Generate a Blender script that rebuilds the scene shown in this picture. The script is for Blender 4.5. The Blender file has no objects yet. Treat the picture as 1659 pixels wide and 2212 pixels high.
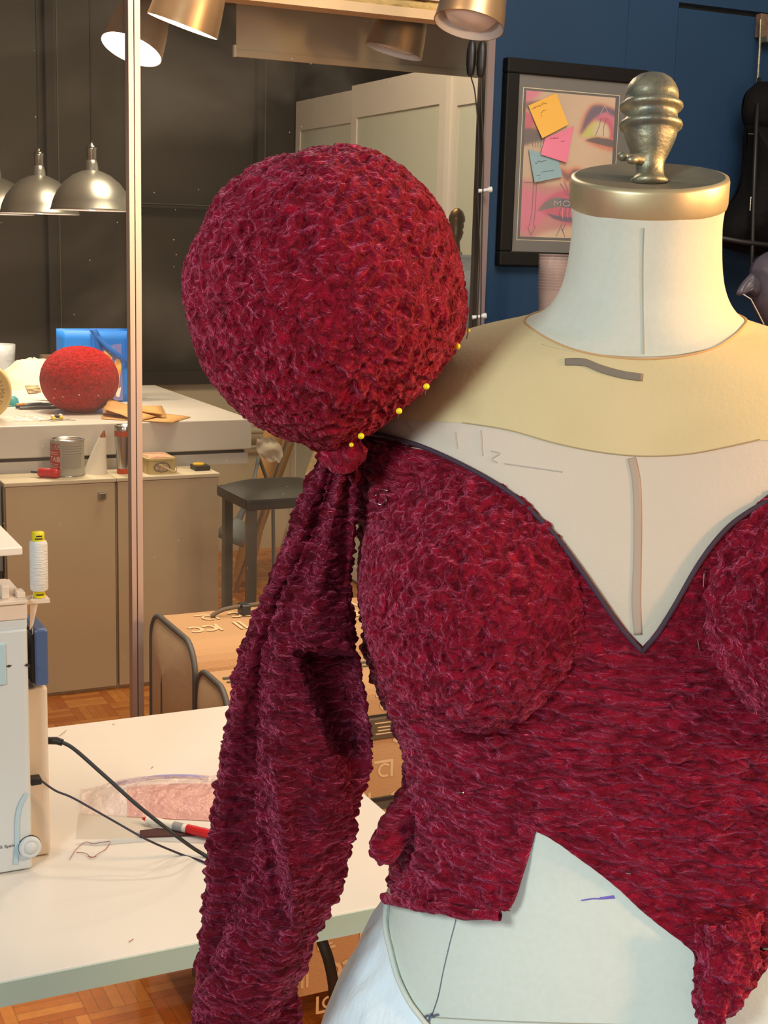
import bpy, bmesh, math, random
import numpy as np
from mathutils import Vector, Matrix, noise
from mathutils.bvhtree import BVHTree
random.seed(7)
PI = math.pi
S = bpy.context.scene
C = S.collection

# ------------------------------------------------------------------ camera
F = 3000.0; PCX, PCY, CAMH = 829.5, 1106.0, 1.45
_d = np.array([395 - PCX, 16700 - PCY, F]); _d /= np.linalg.norm(_d)
_up = -_d
_y = np.array([-646 - PCX, 0, F]); _y[1] = -(_up[0] * _y[0] + _up[2] * _y[2]) / _up[1]; _y /= np.linalg.norm(_y)
_x = np.cross(_y, _up)
RM = np.stack([_x, _y, _up])
CAM = np.array([0, 0, CAMH])
def ray(px, py): return RM @ np.array([(px - PCX) / F, (py - PCY) / F, 1.0])
def onX(px, py, X): r = ray(px, py); return CAM + r * (X / r[0])
def onY(px, py, Y): r = ray(px, py); return CAM + r * (Y / r[1])
def onZ(px, py, Z): r = ray(px, py); return CAM + r * ((Z - CAMH) / r[2])
def atD(px, py, D): return CAM + ray(px, py) * D
def proj(P):
    c = RM.T @ (np.array(P) - CAM); return PCX + F * c[0] / c[2], PCY + F * c[1] / c[2], c[2]
cd = bpy.data.cameras.new('camera'); cam = bpy.data.objects.new('camera', cd); C.objects.link(cam)
cd.sensor_fit = 'VERTICAL'; cd.sensor_height = 24.0; cd.sensor_width = 18.0
cd.lens = F / 2212 * 24.0
cd.clip_start = 0.02
mw = Matrix.Identity(4)
for i in range(3):
    mw[i][0] = RM[i, 0]; mw[i][1] = -RM[i, 1]; mw[i][2] = -RM[i, 2]; mw[i][3] = CAM[i]
cam.matrix_world = mw
S.camera = cam

# ------------------------------------------------------------------ world, lights, exposure
W = bpy.data.worlds.new('world'); S.world = W; W.use_nodes = True
W.node_tree.nodes['Background'].inputs[0].default_value = (0.95, 0.88, 0.80, 1)
W.node_tree.nodes['Background'].inputs[1].default_value = 0.30
S.view_settings.view_transform = 'Standard'; S.view_settings.look = 'None'
S.view_settings.gamma = 1.0; S.view_settings.use_curve_mapping = False
S.view_settings.exposure = 0.0
def light(name, kind, loc, energy, color, size=0.3, target=None, spot=None, blend=0.4, sizey=None):
    l = bpy.data.lights.new(name, kind); l.energy = energy; l.color = color
    o = bpy.data.objects.new(name, l); C.objects.link(o); o.location = Vector(loc)
    if kind == 'AREA':
        l.size = size
        if sizey: l.shape = 'RECTANGLE'; l.size_y = sizey
    else: l.shadow_soft_size = size
    if kind == 'SPOT': l.spot_size = math.radians(spot); l.spot_blend = blend
    if target is not None:
        o.rotation_euler = (Vector(target) - Vector(loc)).to_track_quat('-Z', 'Y').to_euler()
    return o
FORM = (0.634, 0.866, 1.2)
light('cool_key', 'AREA', (-0.75, 0.20, 1.80), 17, (0.80, 0.93, 0.94), 0.35, (0.55, 0.85, 1.05))
light('cool_low', 'SPOT', (-0.35, -0.30, 1.05), 30, (0.50, 0.80, 1.0), 0.12, (0.62, 0.80, 0.86), 34, 0.8)  # unseen spot added to cool only the lower part of the form
light('warm_side', 'AREA', (1.60, 0.35, 1.70), 22, (1.0, 0.62, 0.28), 0.25, (0.66, 0.85, 1.25))
light('warm_front', 'AREA', (1.20, -0.20, 1.55), 9, (1.0, 0.50, 0.24), 0.15, (0.60, 0.80, 1.10))  # unseen light added to warm the bust cups
light('bench_light', 'AREA', (0.75, 2.05, 2.2), 5.2, (1.0, 0.76, 0.56), 0.07, (0.4, 1.6, 0.75))
light('floor_fill', 'SPOT', (0.50, 2.32, 2.4), 42, (1.0, 0.74, 0.50), 0.06, (0.50, 2.36, 0.0), 52, 0.5)  # unseen spot added to brighten the floor and the table back
light('blind_fill', 'AREA', (1.3, 1.3, 2.55), 20, (1.0, 0.86, 0.68), 0.6, (1.4, 3.4, 1.6))  # unseen area light added to brighten the blind behind the panes
light('back_ceiling', 'AREA', (1.6, 4.0, 2.9), 30, (1.0, 0.80, 0.52), 0.8, (1.6, 4.3, 0.0))
light('blue_wall_fill', 'AREA', (1.3, 1.0, 2.4), 3, (0.8, 0.9, 1.0), 0.6, (1.8, 2.5, 1.6))

# ------------------------------------------------------------------ material helpers
def lin(c):
    return tuple(((v / 255) / 12.92 if v / 255 <= 0.04045 else ((v / 255 + 0.055) / 1.055) ** 2.4) for v in c) + (1,)
MATS = {}
def mat(name, rgb=(128, 128, 128), rough=0.5, metal=0.0, spec=0.5, emit=None, es=1.0, noise_amt=0.0, nscale=20, bump=0.0, bscale=60, sheen=0.0, sheentint=None, trans=0.0, alpha=1.0, stretch=(1, 1, 1), rgb2=None, coat=0.0):
    if name in MATS: return MATS[name]
    m = bpy.data.materials.new(name); m.use_nodes = True; nt = m.node_tree; b = nt.nodes['Principled BSDF']
    b.inputs['Base Color'].default_value = lin(rgb); b.inputs['Roughness'].default_value = rough; b.inputs['Metallic'].default_value = metal
    b.inputs['Specular IOR Level'].default_value = spec; b.inputs['Coat Weight'].default_value = coat
    if sheen: b.inputs['Sheen Weight'].default_value = sheen; b.inputs['Sheen Roughness'].default_value = 0.4; b.inputs['Sheen Tint'].default_value = lin(sheentint or rgb)
    if emit: b.inputs['Emission Color'].default_value = lin(emit); b.inputs['Emission Strength'].default_value = es
    if trans: b.inputs['Transmission Weight'].default_value = trans
    b.inputs['Alpha'].default_value = alpha
    L = nt.links.new
    if noise_amt or bump or rgb2:
        tc = nt.nodes.new('ShaderNodeTexCoord'); mp = nt.nodes.new('ShaderNodeMapping'); mp.inputs['Scale'].default_value = stretch
        L(tc.outputs['Object'], mp.inputs['Vector'])
        if noise_amt or rgb2:
            n = nt.nodes.new('ShaderNodeTexNoise'); n.inputs['Scale'].default_value = nscale; n.inputs['Detail'].default_value = 5
            L(mp.outputs[0], n.inputs['Vector'])
            r = nt.nodes.new('ShaderNodeValToRGB'); r.color_ramp.elements[0].position = 0.35; r.color_ramp.elements[1].position = 0.65
            c1 = lin(rgb); c2 = lin(rgb2) if rgb2 else tuple(v * (1 - noise_amt) for v in c1[:3]) + (1,)
            r.color_ramp.elements[0].color = c2; r.color_ramp.elements[1].color = c1
            L(n.outputs[0], r.inputs[0]); L(r.outputs[0], b.inputs['Base Color'])
        if bump:
            n2 = nt.nodes.new('ShaderNodeTexNoise'); n2.inputs['Scale'].default_value = bscale; n2.inputs['Detail'].default_value = 4
            L(mp.outputs[0], n2.inputs['Vector'])
            bp = nt.nodes.new('ShaderNodeBump'); bp.inputs['Strength'].default_value = bump; bp.inputs['Distance'].default_value = 0.01
            L(n2.outputs[0], bp.inputs['Height']); L(bp.outputs[0], b.inputs['Normal'])
    MATS[name] = m; return m

def velvet(name, base, tint, iso=False, rough=0.35, stretch=None):
    m = bpy.data.materials.new(name); m.use_nodes = True; nt = m.node_tree; b = nt.nodes['Principled BSDF']; L = nt.links.new
    b.inputs['Roughness'].default_value = 0.5; b.inputs['Specular IOR Level'].default_value = 0.10
    b.inputs['Sheen Roughness'].default_value = rough; b.inputs['Sheen Tint'].default_value = lin(tint)
    tc = nt.nodes.new('ShaderNodeTexCoord'); mp = nt.nodes.new('ShaderNodeMapping')
    mp.inputs['Scale'].default_value = stretch or ((1, 1, 1) if iso else (0.5, 0.5, 1.45)); L(tc.outputs['Object'], mp.inputs['Vector'])
    n = nt.nodes.new('ShaderNodeTexNoise'); n.inputs['Scale'].default_value = 116; n.inputs['Detail'].default_value = 4.5; n.inputs['Roughness'].default_value = 0.6; n.inputs['Distortion'].default_value = 1.1
    L(mp.outputs[0], n.inputs['Vector'])
    r = nt.nodes.new('ShaderNodeValToRGB'); r.color_ramp.elements[0].position = 0.34; r.color_ramp.elements[1].position = 0.66
    c = lin(base); r.color_ramp.elements[0].color = tuple(v * 0.34 for v in c[:3]) + (1,); r.color_ramp.elements[1].color = c
    L(n.outputs[0], r.inputs[0]); L(r.outputs[0], b.inputs['Base Color'])
    mr = nt.nodes.new('ShaderNodeMapRange'); mr.inputs['From Min'].default_value = 0.40; mr.inputs['From Max'].default_value = 0.66; mr.inputs['To Min'].default_value = 0.25; mr.inputs['To Max'].default_value = 1.0; L(n.outputs[0], mr.inputs['Value']); L(mr.outputs[0], b.inputs['Sheen Weight'])
    n2 = nt.nodes.new('ShaderNodeTexNoise'); n2.inputs['Scale'].default_value = 600; n2.inputs['Detail'].default_value = 2; L(tc.outputs['Object'], n2.inputs['Vector'])
    b1 = nt.nodes.new('ShaderNodeBump'); b1.inputs['Strength'].default_value = 1.0; b1.inputs['Distance'].default_value = 0.010; L(n.outputs[0], b1.inputs['Height'])
    b2 = nt.nodes.new('ShaderNodeBump'); b2.inputs['Strength'].default_value = 0.35; b2.inputs['Distance'].default_value = 0.001; L(n2.outputs[0], b2.inputs['Height'])
    L(b1.outputs[0], b2.inputs['Normal']); L(b2.outputs[0], b.inputs['Normal'])
    return m

# ------------------------------------------------------------------ mesh helpers
class MB:
    """collects vertices and faces with a material slot for each face"""
    def __init__(s): s.v = []; s.f = []; s.mi = []; s.sm = []
    def add(s, vs, fs, mi=0, smooth=False):
        o = len(s.v); s.v += [tuple(map(float, p)) for p in vs]
        for f in fs: s.f.append([i + o for i in f]); s.mi.append(mi); s.sm.append(smooth)
        return s
    def box(s, x0, x1, y0, y1, z0, z1, mi=0):
        v = [(x, y, z) for z in (z0, z1) for y in (y0, y1) for x in (x0, x1)]
        return s.add(v, [(0, 2, 3, 1), (4, 5, 7, 6), (0, 1, 5, 4), (2, 6, 7, 3), (0, 4, 6, 2), (1, 3, 7, 5)], mi)
    def obox(s, c, ax, ay, az, mi=0):
        """box about c with half-axis vectors"""
        c, ax, ay, az = map(np.array, (c, ax, ay, az))
        v = [c + i * ax + j * ay + k * az for k in (-1, 1) for j in (-1, 1) for i in (-1, 1)]
        return s.add(v, [(0, 2, 3, 1), (4, 5, 7, 6), (0, 1, 5, 4), (2, 6, 7, 3), (0, 4, 6, 2), (1, 3, 7, 5)], mi)
    def poly(s, pts, mi=0): return s.add(pts, [list(range(len(pts)))], mi)
    def grid(s, rows, mi=0, closed=False, smooth=True, flip=False):
        n = len(rows[0]); vs = [p for r in rows for p in r]; fs = []
        for i in range(len(rows) - 1):
            for j in range(n if closed else n - 1):
                k = (j + 1) % n; q = (i * n + j, i * n + k, (i + 1) * n + k, (i + 1) * n + j)
                fs.append(q[::-1] if flip else q)
        return s.add(vs, fs, mi, smooth)
    def lathe(s, prof, c=(0, 0, 0), axis=(0, 0, 1), n=40, mi=0, caps=True, a0=0):
        ax = Vector(axis).normalized(); t = ax.orthogonal().normalized(); b = ax.cross(t); c = Vector(c)
        rows = [[c + ax * z + (t * math.cos(2 * PI * j / n + a0) + b * math.sin(2 * PI * j / n + a0)) * r for j in range(n)] for r, z in prof]
        s.grid(rows, mi, True)
        if caps:
            for k, fl in ((0, True), (-1, False)):
                if prof[k][0] > 1e-6: s.add(rows[k], [list(range(n))[::-1] if fl else list(range(n))], mi)
        return s
    def tube(s, pts, r, n=8, mi=0, caps=True):
        pts = [Vector(p) for p in pts]; rs = r if isinstance(r, (list, tuple)) else [r] * len(pts)
        rows = []; prev = None
        for i, p in enumerate(pts):
            t = (pts[min(i + 1, len(pts) - 1)] - pts[max(i - 1, 0)]).normalized()
            if prev is None: a = t.orthogonal().normalized()
            else:
                a = prev - t * prev.dot(t); a = a.normalized() if a.length > 1e-6 else t.orthogonal().normalized()
            prev = a; b = t.cross(a)
            rows.append([p + (a * math.cos(2 * PI * j / n) + b * math.sin(2 * PI * j / n)) * rs[i] for j in range(n)])
        s.grid(rows, mi, True)
        if caps: s.add(rows[0], [list(range(n))[::-1]], mi); s.add(rows[-1], [list(range(n))], mi)
        return s
    def sphere(s, c, r, nu=24, nv=14, mi=0, sc=(1, 1, 1)):
        rows = [[(c[0] + sc[0] * r * math.sin(PI * i / nv) * math.cos(2 * PI * j / nu), c[1] + sc[1] * r * math.sin(PI * i / nv) * math.sin(2 * PI * j / nu), c[2] - sc[2] * r * math.cos(PI * i / nv)) for j in range(nu)] for i in range(nv + 1)]
        return s.grid(rows, mi, True)
    def build(s, name, mats, parent=None, bevel=0, solid=0, sub=0, kind=None, label=None):
        me = bpy.data.meshes.new(name); off = Vector((0, 0, 0))
        if parent is not None:
            p = parent
            while p is not None: off = off + p.location; p = p.parent
            off = Vector(off)
        elif s.v:
            a = np.array(s.v); off = Vector(((a[:, 0].min() + a[:, 0].max()) / 2, (a[:, 1].min() + a[:, 1].max()) / 2, a[:, 2].min()))
        me.from_pydata([tuple(Vector(v) - off) for v in s.v], [], s.f)
        if not isinstance(mats, (list, tuple)): mats = [mats]
        for m in mats: me.materials.append(m)
        me.polygons.foreach_set('material_index', s.mi); me.polygons.foreach_set('use_smooth', s.sm); me.update()
        o = bpy.data.objects.new(name, me); C.objects.link(o)
        if parent is not None: o.parent = parent
        else: o.location = off
        if bevel:
            b = o.modifiers.new('bevel', 'BEVEL'); b.width = bevel; b.segments = 2; b.limit_method = 'ANGLE'; b.angle_limit = 0.7
        if solid: b = o.modifiers.new('solid', 'SOLIDIFY'); b.thickness = solid; b.offset = 0
        if sub: b = o.modifiers.new('sub', 'SUBSURF'); b.levels = sub; b.render_levels = sub
        if kind: o['kind'] = kind
        if label: o['label'] = label
        return o
def thing(name, loc, label, cat, group=None):
    o = bpy.data.objects.new(name, None); C.objects.link(o); o.location = Vector(tuple(map(float, loc))); o.empty_display_size = 0.05
    return tag(o, label, cat, group)
def tag(o, label, cat, group=None):
    o['label'] = label; o['category'] = cat
    if group: o['group'] = group
    return o
def catmull(pts, n=8):
    pts = [np.array(p, float) for p in pts]; out = []
    for i in range(len(pts) - 1):
        p0, p1, p2, p3 = pts[max(i - 1, 0)], pts[i], pts[i + 1], pts[min(i + 2, len(pts) - 1)]
        for k in range(n):
            t = k / n; out.append(0.5 * ((2 * p1) + (-p0 + p2) * t + (2 * p0 - 5 * p1 + 4 * p2 - p3) * t * t + (-p0 + 3 * p1 - 3 * p2 + p3) * t ** 3))
    out.append(pts[-1]); return out
def sstep(x): x = min(1, max(0, x)); return x * x * (3 - 2 * x)
def nz(p): return noise.noise(Vector(p))
FONT = {'A': [[(0, 0), (.5, 1), (1, 0)], [(.2, .4), (.8, .4)]], 'E': [[(1, 0), (0, 0), (0, 1), (1, 1)], [(0, .5), (.8, .5)]], 'M': [[(0, 0), (0, 1), (.5, .4), (1, 1), (1, 0)]],
        'C': [[(1, .85), (.7, 1), (.3, 1), (0, .7), (0, .3), (.3, 0), (.7, 0), (1, .15)]], 'T': [[(0, 1), (1, 1)], [(.5, 1), (.5, 0)]], '8': [[(.5, .5), (.1, .7), (.2, 1), (.8, 1), (.9, .7), (.5, .5), (0, .3), (.15, 0), (.85, 0), (1, .3), (.5, .5)]],
        'S': [[(1, .85), (.7, 1), (.3, 1), (0, .75), (.3, .52), (.7, .48), (1, .25), (.7, 0), (.3, 0), (0, .15)]], 'O': [[(.3, 0), (0, .3), (0, .7), (.3, 1), (.7, 1), (1, .7), (1, .3), (.7, 0), (.3, 0)]], 'N': [[(0, 0), (0, 1), (1, 0), (1, 1)]],
        'y': [[(0, .6), (.5, 0)], [(1, .6), (.2, -.35)]], 's': [[(.9, .55), (.2, .6), (.1, .42), (.8, .25), (.8, 0), (.1, .03)]], 't': [[(.4, .9), (.4, .05), (.8, 0)], [(.1, .6), (.8, .6)]], 'e': [[(.1, .3), (.9, .3), (.8, .6), (.3, .6), (.1, .3), (.3, 0), (.9, .05)]],
        'm': [[(0, 0), (0, .6), (.45, .55), (.5, 0)], [(.5, .5), (.95, .55), (1, 0)]], 'I': [[(.5, 0), (.5, 1)]], 'R': [[(0, 0), (0, 1), (.8, 1), (.9, .6), (0, .5), (1, 0)]], 'W': [[(0, 1), (.25, 0), (.5, .6), (.75, 0), (1, 1)]], 'U': [[(0, 1), (0, .2), (.3, 0), (.7, 0), (1, .2), (1, 1)]], '-': [[(0, .5), (1, .5)]], 'D': [[(0, 0), (0, 1), (.6, 1), (1, .6), (1, .4), (.6, 0), (0, 0)]]}
def strokes(text, sx, sy, gap=0.35):
    """polylines of a text, sx wide and sy tall a letter"""
    out = []; x = 0
    for ch in text:
        for st in FONT.get(ch, []): out.append([((x + a) * sx, b * sy) for a, b in st])
        x += 1 + gap
    return out
def ribbon2(pts, w):
    """flat quads along a 2-D polyline"""
    out = []
    for a, b in zip(pts[:-1], pts[1:]):
        a = np.array(a, float); b = np.array(b, float); d = b - a; l = np.linalg.norm(d)
        if l < 1e-9: continue
        d /= l; nrm = np.array([-d[1], d[0]]) * w / 2; e = d * w * 0.3
        out.append([a - nrm - e, b - nrm + e, b + nrm + e, a + nrm - e])
    return out

# ------------------------------------------------------------------ materials
M = dict(
    muslin=mat('muslin', (208, 210, 196), 0.85, rgb2=(205, 207, 192), nscale=200, bump=0.04, bscale=420, stretch=(1, 1, 1)),
    yoke=mat('sheer_double', (214, 196, 150), 0.8, rgb2=(208, 190, 142), nscale=12, bump=0.06, bscale=300),
    yoke2=mat('sheer_single', (210, 196, 178), 0.8, rgb2=(204, 192, 172), nscale=10, bump=0.06, bscale=300),
    padding=mat('padding', (225, 232, 235), 0.9, bump=0.35, bscale=60, stretch=(1, 1, .4)),
    brass=mat('aged_brass', (170, 164, 134), 0.46, 0.75, rgb2=(124, 126, 116), nscale=60, bump=0.1, bscale=200),
    capmetal=mat('cap_metal', (214, 198, 158), 0.42, 0.7, noise_amt=0.15, nscale=30), captop=mat('cap_top', (120, 116, 100), 0.55, 0.3, noise_amt=0.2, nscale=40),
    steel=mat('steel', (190, 190, 190), 0.25, 1.0), darksteel=mat('dark_steel', (70, 72, 76), 0.4, 0.7),
    piping=mat('piping', (62, 44, 60), 0.75), taupe=mat('tape', (128, 118, 104), 0.8), strip=mat('strip', (178, 158, 140), 0.85), seam=mat('seam', (170, 164, 144), 0.9), purple=mat('purple_ink', (120, 100, 190), 0.9), blackthread=mat('black_thread', (92, 96, 116), 0.9),
    white=mat('white_laminate', (222, 217, 210), 0.32, noise_amt=0.03, nscale=4), whiteedge=mat('white_edge', (172, 198, 190), 0.5),
    plastic=mat('white_plastic', (198, 206, 212), 0.45), plasticw=mat('ivory_plastic', (216, 200, 184), 0.4), blue=mat('slate_blue', (72, 92, 134), 0.35), ltblue=mat('pale_blue', (168, 198, 214), 0.5),
    yellow=mat('yellow', (222, 208, 20), 0.45), thread=mat('white_thread', (228, 228, 226), 0.8, bump=0.5, bscale=900, stretch=(.1, .1, 1)), black=mat('black_plastic', (22, 22, 24), 0.45), cordm=mat('cord_rubber', (34, 33, 36), 0.5),
    red=mat('red_plastic', (200, 22, 30), 0.35), pinhead=mat('pin_yellow', (232, 216, 30), 0.3), silver=mat('aluminium', (206, 186, 176), 0.42, 0.6), navy=mat('blue_paint', (7, 50, 84), 0.8, rgb2=(8, 46, 78), nscale=3, bump=0.08, bscale=150),
    bulk=mat('blue_bulkhead', (20, 62, 104), 0.75), wood_trim=mat('trim_wood', (206, 176, 136), 0.6), foam=mat('yellow_foam', (206, 176, 116), 0.95, bump=1.0, bscale=40, noise_amt=0.25, nscale=30),
    blind=mat('blind_cloth', (208, 192, 160), 0.85), lampm=mat('brushed_lamp', (184, 150, 112), 0.36, 0.75, noise_amt=0.15, nscale=14), lampin=mat('lamp_inside', (225, 222, 222), 0.6), bulb=mat('bulb_lit', (255, 240, 220), 0.5, emit=(255, 232, 205), es=14), bulboff=mat('bulb_unlit', (225, 215, 215), 0.25),
    dome=mat('spun_aluminium', (206, 208, 204), 0.36, 0.8), glassjar=mat('clear_plastic', (235, 230, 230), 0.1, trans=0.9, alpha=0.55),
    beige=mat('beige_laminate', (196, 178, 146), 0.55, noise_amt=0.04, nscale=3), cream=mat('cream_paint', (214, 202, 176), 0.6, noise_amt=0.05, nscale=5), grey=mat('grey_board', (120, 130, 134), 0.6),
    panel=mat('wardrobe_panel', (206, 214, 204), 0.5), panelframe=mat('wardrobe_frame', (224, 220, 216), 0.5), night=mat('night_glass', (56, 49, 37), 0.5, noise_amt=0.35, nscale=2.2), nightframe=mat('dark_frame', (42, 37, 29), 0.6), nightdark=mat('night_dark', (22, 18, 16), 0.4),
    tin=mat('tin_gold', (206, 184, 128), 0.4, 0.2), tinpink=mat('tin_print', (190, 120, 110), 0.5, rgb2=(230, 200, 160), nscale=60), orange=mat('orange_plastic', (200, 76, 36), 0.4), label=mat('label_grey', (176, 172, 160), 0.6), labelred=mat('label_red', (190, 40, 44), 0.5), brown=mat('brown_tip', (150, 84, 36), 0.4),
    kraft=mat('kraft_paper', (206, 158, 100), 0.8, bump=0.2, bscale=30), paper=mat('paper', (232, 224, 210), 0.8), paperprint=mat('paper_print', (228, 206, 150), 0.6, rgb2=(96, 70, 50), nscale=24), teal=mat('teal', (40, 150, 160), 0.5), bagblue=mat('bag_blue', (6, 122, 226), 0.55), bagblued=mat('bag_strap', (8, 100, 196), 0.6),
    wooddisc=mat('wooden_disc', (226, 196, 128), 0.6, noise_amt=0.1, nscale=14), ink=mat('ink', (48, 40, 40), 0.8), leaf=mat('leaf', (60, 90, 30), 0.6), stoolseat=mat('stool_vinyl', (44, 42, 36), 0.5), stoolleg=mat('stool_leg', (92, 88, 78), 0.45, 0.3),
    film=mat('plastic_film', (230, 228, 220), 0.15, trans=0.0, alpha=0.45, spec=0.9), frost=mat('frosted_film', (226, 234, 244), 0.2, alpha=0.8, spec=0.9, bump=0.6, bscale=25), frame=mat('frame_black', (12, 11, 12), 0.6, spec=0.25), matte=mat('mat_board', (42, 40, 35), 0.8), bagblack=mat('bag_black', (6, 5, 6), 0.8, bump=0.5, bscale=30, spec=0.2), bagpurple=mat('bag_grey', (92, 86, 100), 0.35, noise_amt=0.4, nscale=8),
    suit=mat('suitcase_cloth', (190, 150, 108), 0.85, bump=0.15, bscale=200), suitside=mat('suitcase_side', (204, 176, 142), 0.6, bump=0.3, bscale=14), suitpipe=mat('suitcase_piping', (92, 90, 86), 0.5), logo=mat('suitcase_logo', (218, 190, 148), 0.7), zipm=mat('zip', (86, 82, 76), 0.6), leather=mat('leather', (92, 78, 62), 0.55))
velv = velvet('velvet_crushed', (150, 13, 40), (255, 130, 165))
velv_shade = velvet('velvet_shaded', (112, 8, 30), (255, 120, 160))  # same cloth as the bodice, shade on the sleeve put into a darker base
velv_iso = velvet('velvet_crushed_round', (152, 13, 42), (255, 130, 165), True)
velv_red = velvet('velvet_small', (206, 14, 26), (255, 90, 90), True)

# parquet
def parquet():
    m = bpy.data.materials.new('parquet'); m.use_nodes = True; nt = m.node_tree; b = nt.nodes['Principled BSDF']; L = nt.links.new
    tc = nt.nodes.new('ShaderNodeTexCoord'); sp = nt.nodes.new('ShaderNodeSeparateXYZ'); L(tc.outputs['Object'], sp.inputs[0])
    def mth(op, a, b_=None):
        n = nt.nodes.new('ShaderNodeMath'); n.operation = op
        for i, v in enumerate((a, b_)):
            if v is None: continue
            if isinstance(v, (int, float)): n.inputs[i].default_value = v
            else: L(v, n.inputs[i])
        return n.outputs[0]
    T = 0.125
    u = mth('DIVIDE', sp.outputs[0], T); v = mth('DIVIDE', sp.outputs[1], T)
    fu, fv = mth('FLOOR', u), mth('FLOOR', v)
    par = mth('MODULO', mth('ABSOLUTE', mth('ADD', fu, fv)), 2.0)
    fru, frv = mth('FRACT', u), mth('FRACT', v)
    a = mth('ADD', mth('MULTIPLY', fru, par), mth('MULTIPLY', frv, mth('SUBTRACT', 1.0, par)))
    st = mth('FLOOR', mth('MULTIPLY', a, 5.0)); fr = mth('FRACT', mth('MULTIPLY', a, 5.0))
    cx = nt.nodes.new('ShaderNodeCombineXYZ'); L(mth('ADD', fu, mth('MULTIPLY', st, 0.137)), cx.inputs[0]); L(fv, cx.inputs[1]); L(st, cx.inputs[2])
    wn = nt.nodes.new('ShaderNodeTexWhiteNoise'); L(cx.outputs[0], wn.inputs['Vector'])
    r = nt.nodes.new('ShaderNodeValToRGB'); r.color_ramp.elements[0].color = lin((196, 108, 40)); r.color_ramp.elements[1].color = lin((232, 156, 78)); L(wn.outputs['Value'], r.inputs[0])
    g = nt.nodes.new('ShaderNodeTexNoise'); g.inputs['Scale'].default_value = 40; g.inputs['Detail'].default_value = 6; L(tc.outputs['Object'], g.inputs['Vector'])
    mx = nt.nodes.new('ShaderNodeMix'); mx.data_type = 'RGBA'; mx.blend_type = 'MULTIPLY'; mx.inputs['Factor'].default_value = 0.35; L(r.outputs[0], mx.inputs['A']); L(g.outputs['Fac'], mx.inputs['B'])
    edge = mth('MINIMUM', mth('MINIMUM', fr, mth('SUBTRACT', 1.0, fr)), 0.08)
    tile = mth('MULTIPLY', mth('MINIMUM', mth('MINIMUM', fru, mth('SUBTRACT', 1.0, fru)), mth('MINIMUM', frv, mth('SUBTRACT', 1.0, frv))), 4.0)
    e2 = mth('MINIMUM', 1.0, mth('MULTIPLY', mth('MINIMUM', edge, tile), 14.0)); e3 = mth('ADD', 0.6, mth('MULTIPLY', e2, 0.4))
    mx2 = nt.nodes.new('ShaderNodeVectorMath'); mx2.operation = 'SCALE'; L(mx.outputs['Result'], mx2.inputs[0]); L(e3, mx2.inputs['Scale'])
    L(mx2.outputs[0], b.inputs['Base Color']); b.inputs['Roughness'].default_value = 0.35
    return m
# dusty glass: a see-through pane with a faint film of dust and specks
def pane_mat():
    m = bpy.data.materials.new('dusty_pane'); m.use_nodes = True; nt = m.node_tree; L = nt.links.new
    for n in list(nt.nodes):
        if n.type != 'OUTPUT_MATERIAL': nt.nodes.remove(n)
    out = nt.nodes['Material Output']; tr = nt.nodes.new('ShaderNodeBsdfTransparent'); df = nt.nodes.new('ShaderNodeBsdfDiffuse'); df.inputs[0].default_value = (0.8, 0.76, 0.7, 1)
    tc = nt.nodes.new('ShaderNodeTexCoord'); n = nt.nodes.new('ShaderNodeTexNoise'); n.inputs['Scale'].default_value = 2.6; n.inputs['Detail'].default_value = 6; n.inputs['Distortion'].default_value = 0.8; L(tc.outputs['Object'], n.inputs['Vector'])
    mr = nt.nodes.new('ShaderNodeMapRange'); mr.inputs['From Min'].default_value = 0.42; mr.inputs['From Max'].default_value = 0.75; mr.inputs['To Min'].default_value = 0.012; mr.inputs['To Max'].default_value = 0.06; L(n.outputs[0], mr.inputs['Value'])
    vo = nt.nodes.new('ShaderNodeTexVoronoi'); vo.inputs['Scale'].default_value = 26; L(tc.outputs['Object'], vo.inputs['Vector'])
    lt = nt.nodes.new('ShaderNodeMath'); lt.operation = 'LESS_THAN'; L(vo.outputs['Distance'], lt.inputs[0]); lt.inputs[1].default_value = 0.035
    sc = nt.nodes.new('ShaderNodeMath'); sc.operation = 'MULTIPLY_ADD'; L(lt.outputs[0], sc.inputs[0]); sc.inputs[1].default_value = 0.35; L(mr.outputs[0], sc.inputs[2])
    tl_ = nt.nodes.new('ShaderNodeBsdfTranslucent'); tl_.inputs[0].default_value = (0.8, 0.76, 0.7, 1); ms = nt.nodes.new('ShaderNodeMixShader'); L(df.outputs[0], ms.inputs[1]); L(tl_.outputs[0], ms.inputs[2])
    mx = nt.nodes.new('ShaderNodeMixShader'); L(sc.outputs[0], mx.inputs[0]); L(tr.outputs[0], mx.inputs[1]); L(ms.outputs[0], mx.inputs[2]); L(mx.outputs[0], out.inputs[0])
    return m

# ================================================================== THE SETTING
WY = 2.57                     # plane of the mirror panes and the blue wall
MB().box(-3, 3.4, -1.5, 6.3, -0.05, 0).build('floor', parquet(), kind='structure')
MB().box(-3, 3.4, 2.5, 6.3, 3.0, 3.05).build('ceiling', mat('ceiling_paint', (200, 190, 170), 0.9), kind='structure')
# blue wall right of the partition, a recessed door in it, and the bulkhead over the glass
w = MB(); w.box(1.475, 1.93, WY, WY + 0.02, 0, 3.0); w.box(1.93, 3.4, WY, WY + 0.10, 1.982, 3.0); w.box(2.55, 3.4, WY, WY + 0.10, 0, 1.982)
w.build('wall_front', M['navy'], kind='structure')
MB().box(-3, 1.475, WY, WY + 0.10, 1.935, 3.0).build('wall_upper', M['bulk'], kind='structure')
dr = MB(); dr.box(1.936, 2.545, WY + 0.006, WY + 0.05, 0.005, 1.972)
dr.build('door_1', M['navy'], kind='structure', bevel=0.002)
MB().box(1.80, 1.803, WY - 0.0015, WY, 0, 3.0).build('trim_3', mat('wall_joint', (12, 50, 88), 0.8), kind='structure')
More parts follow.
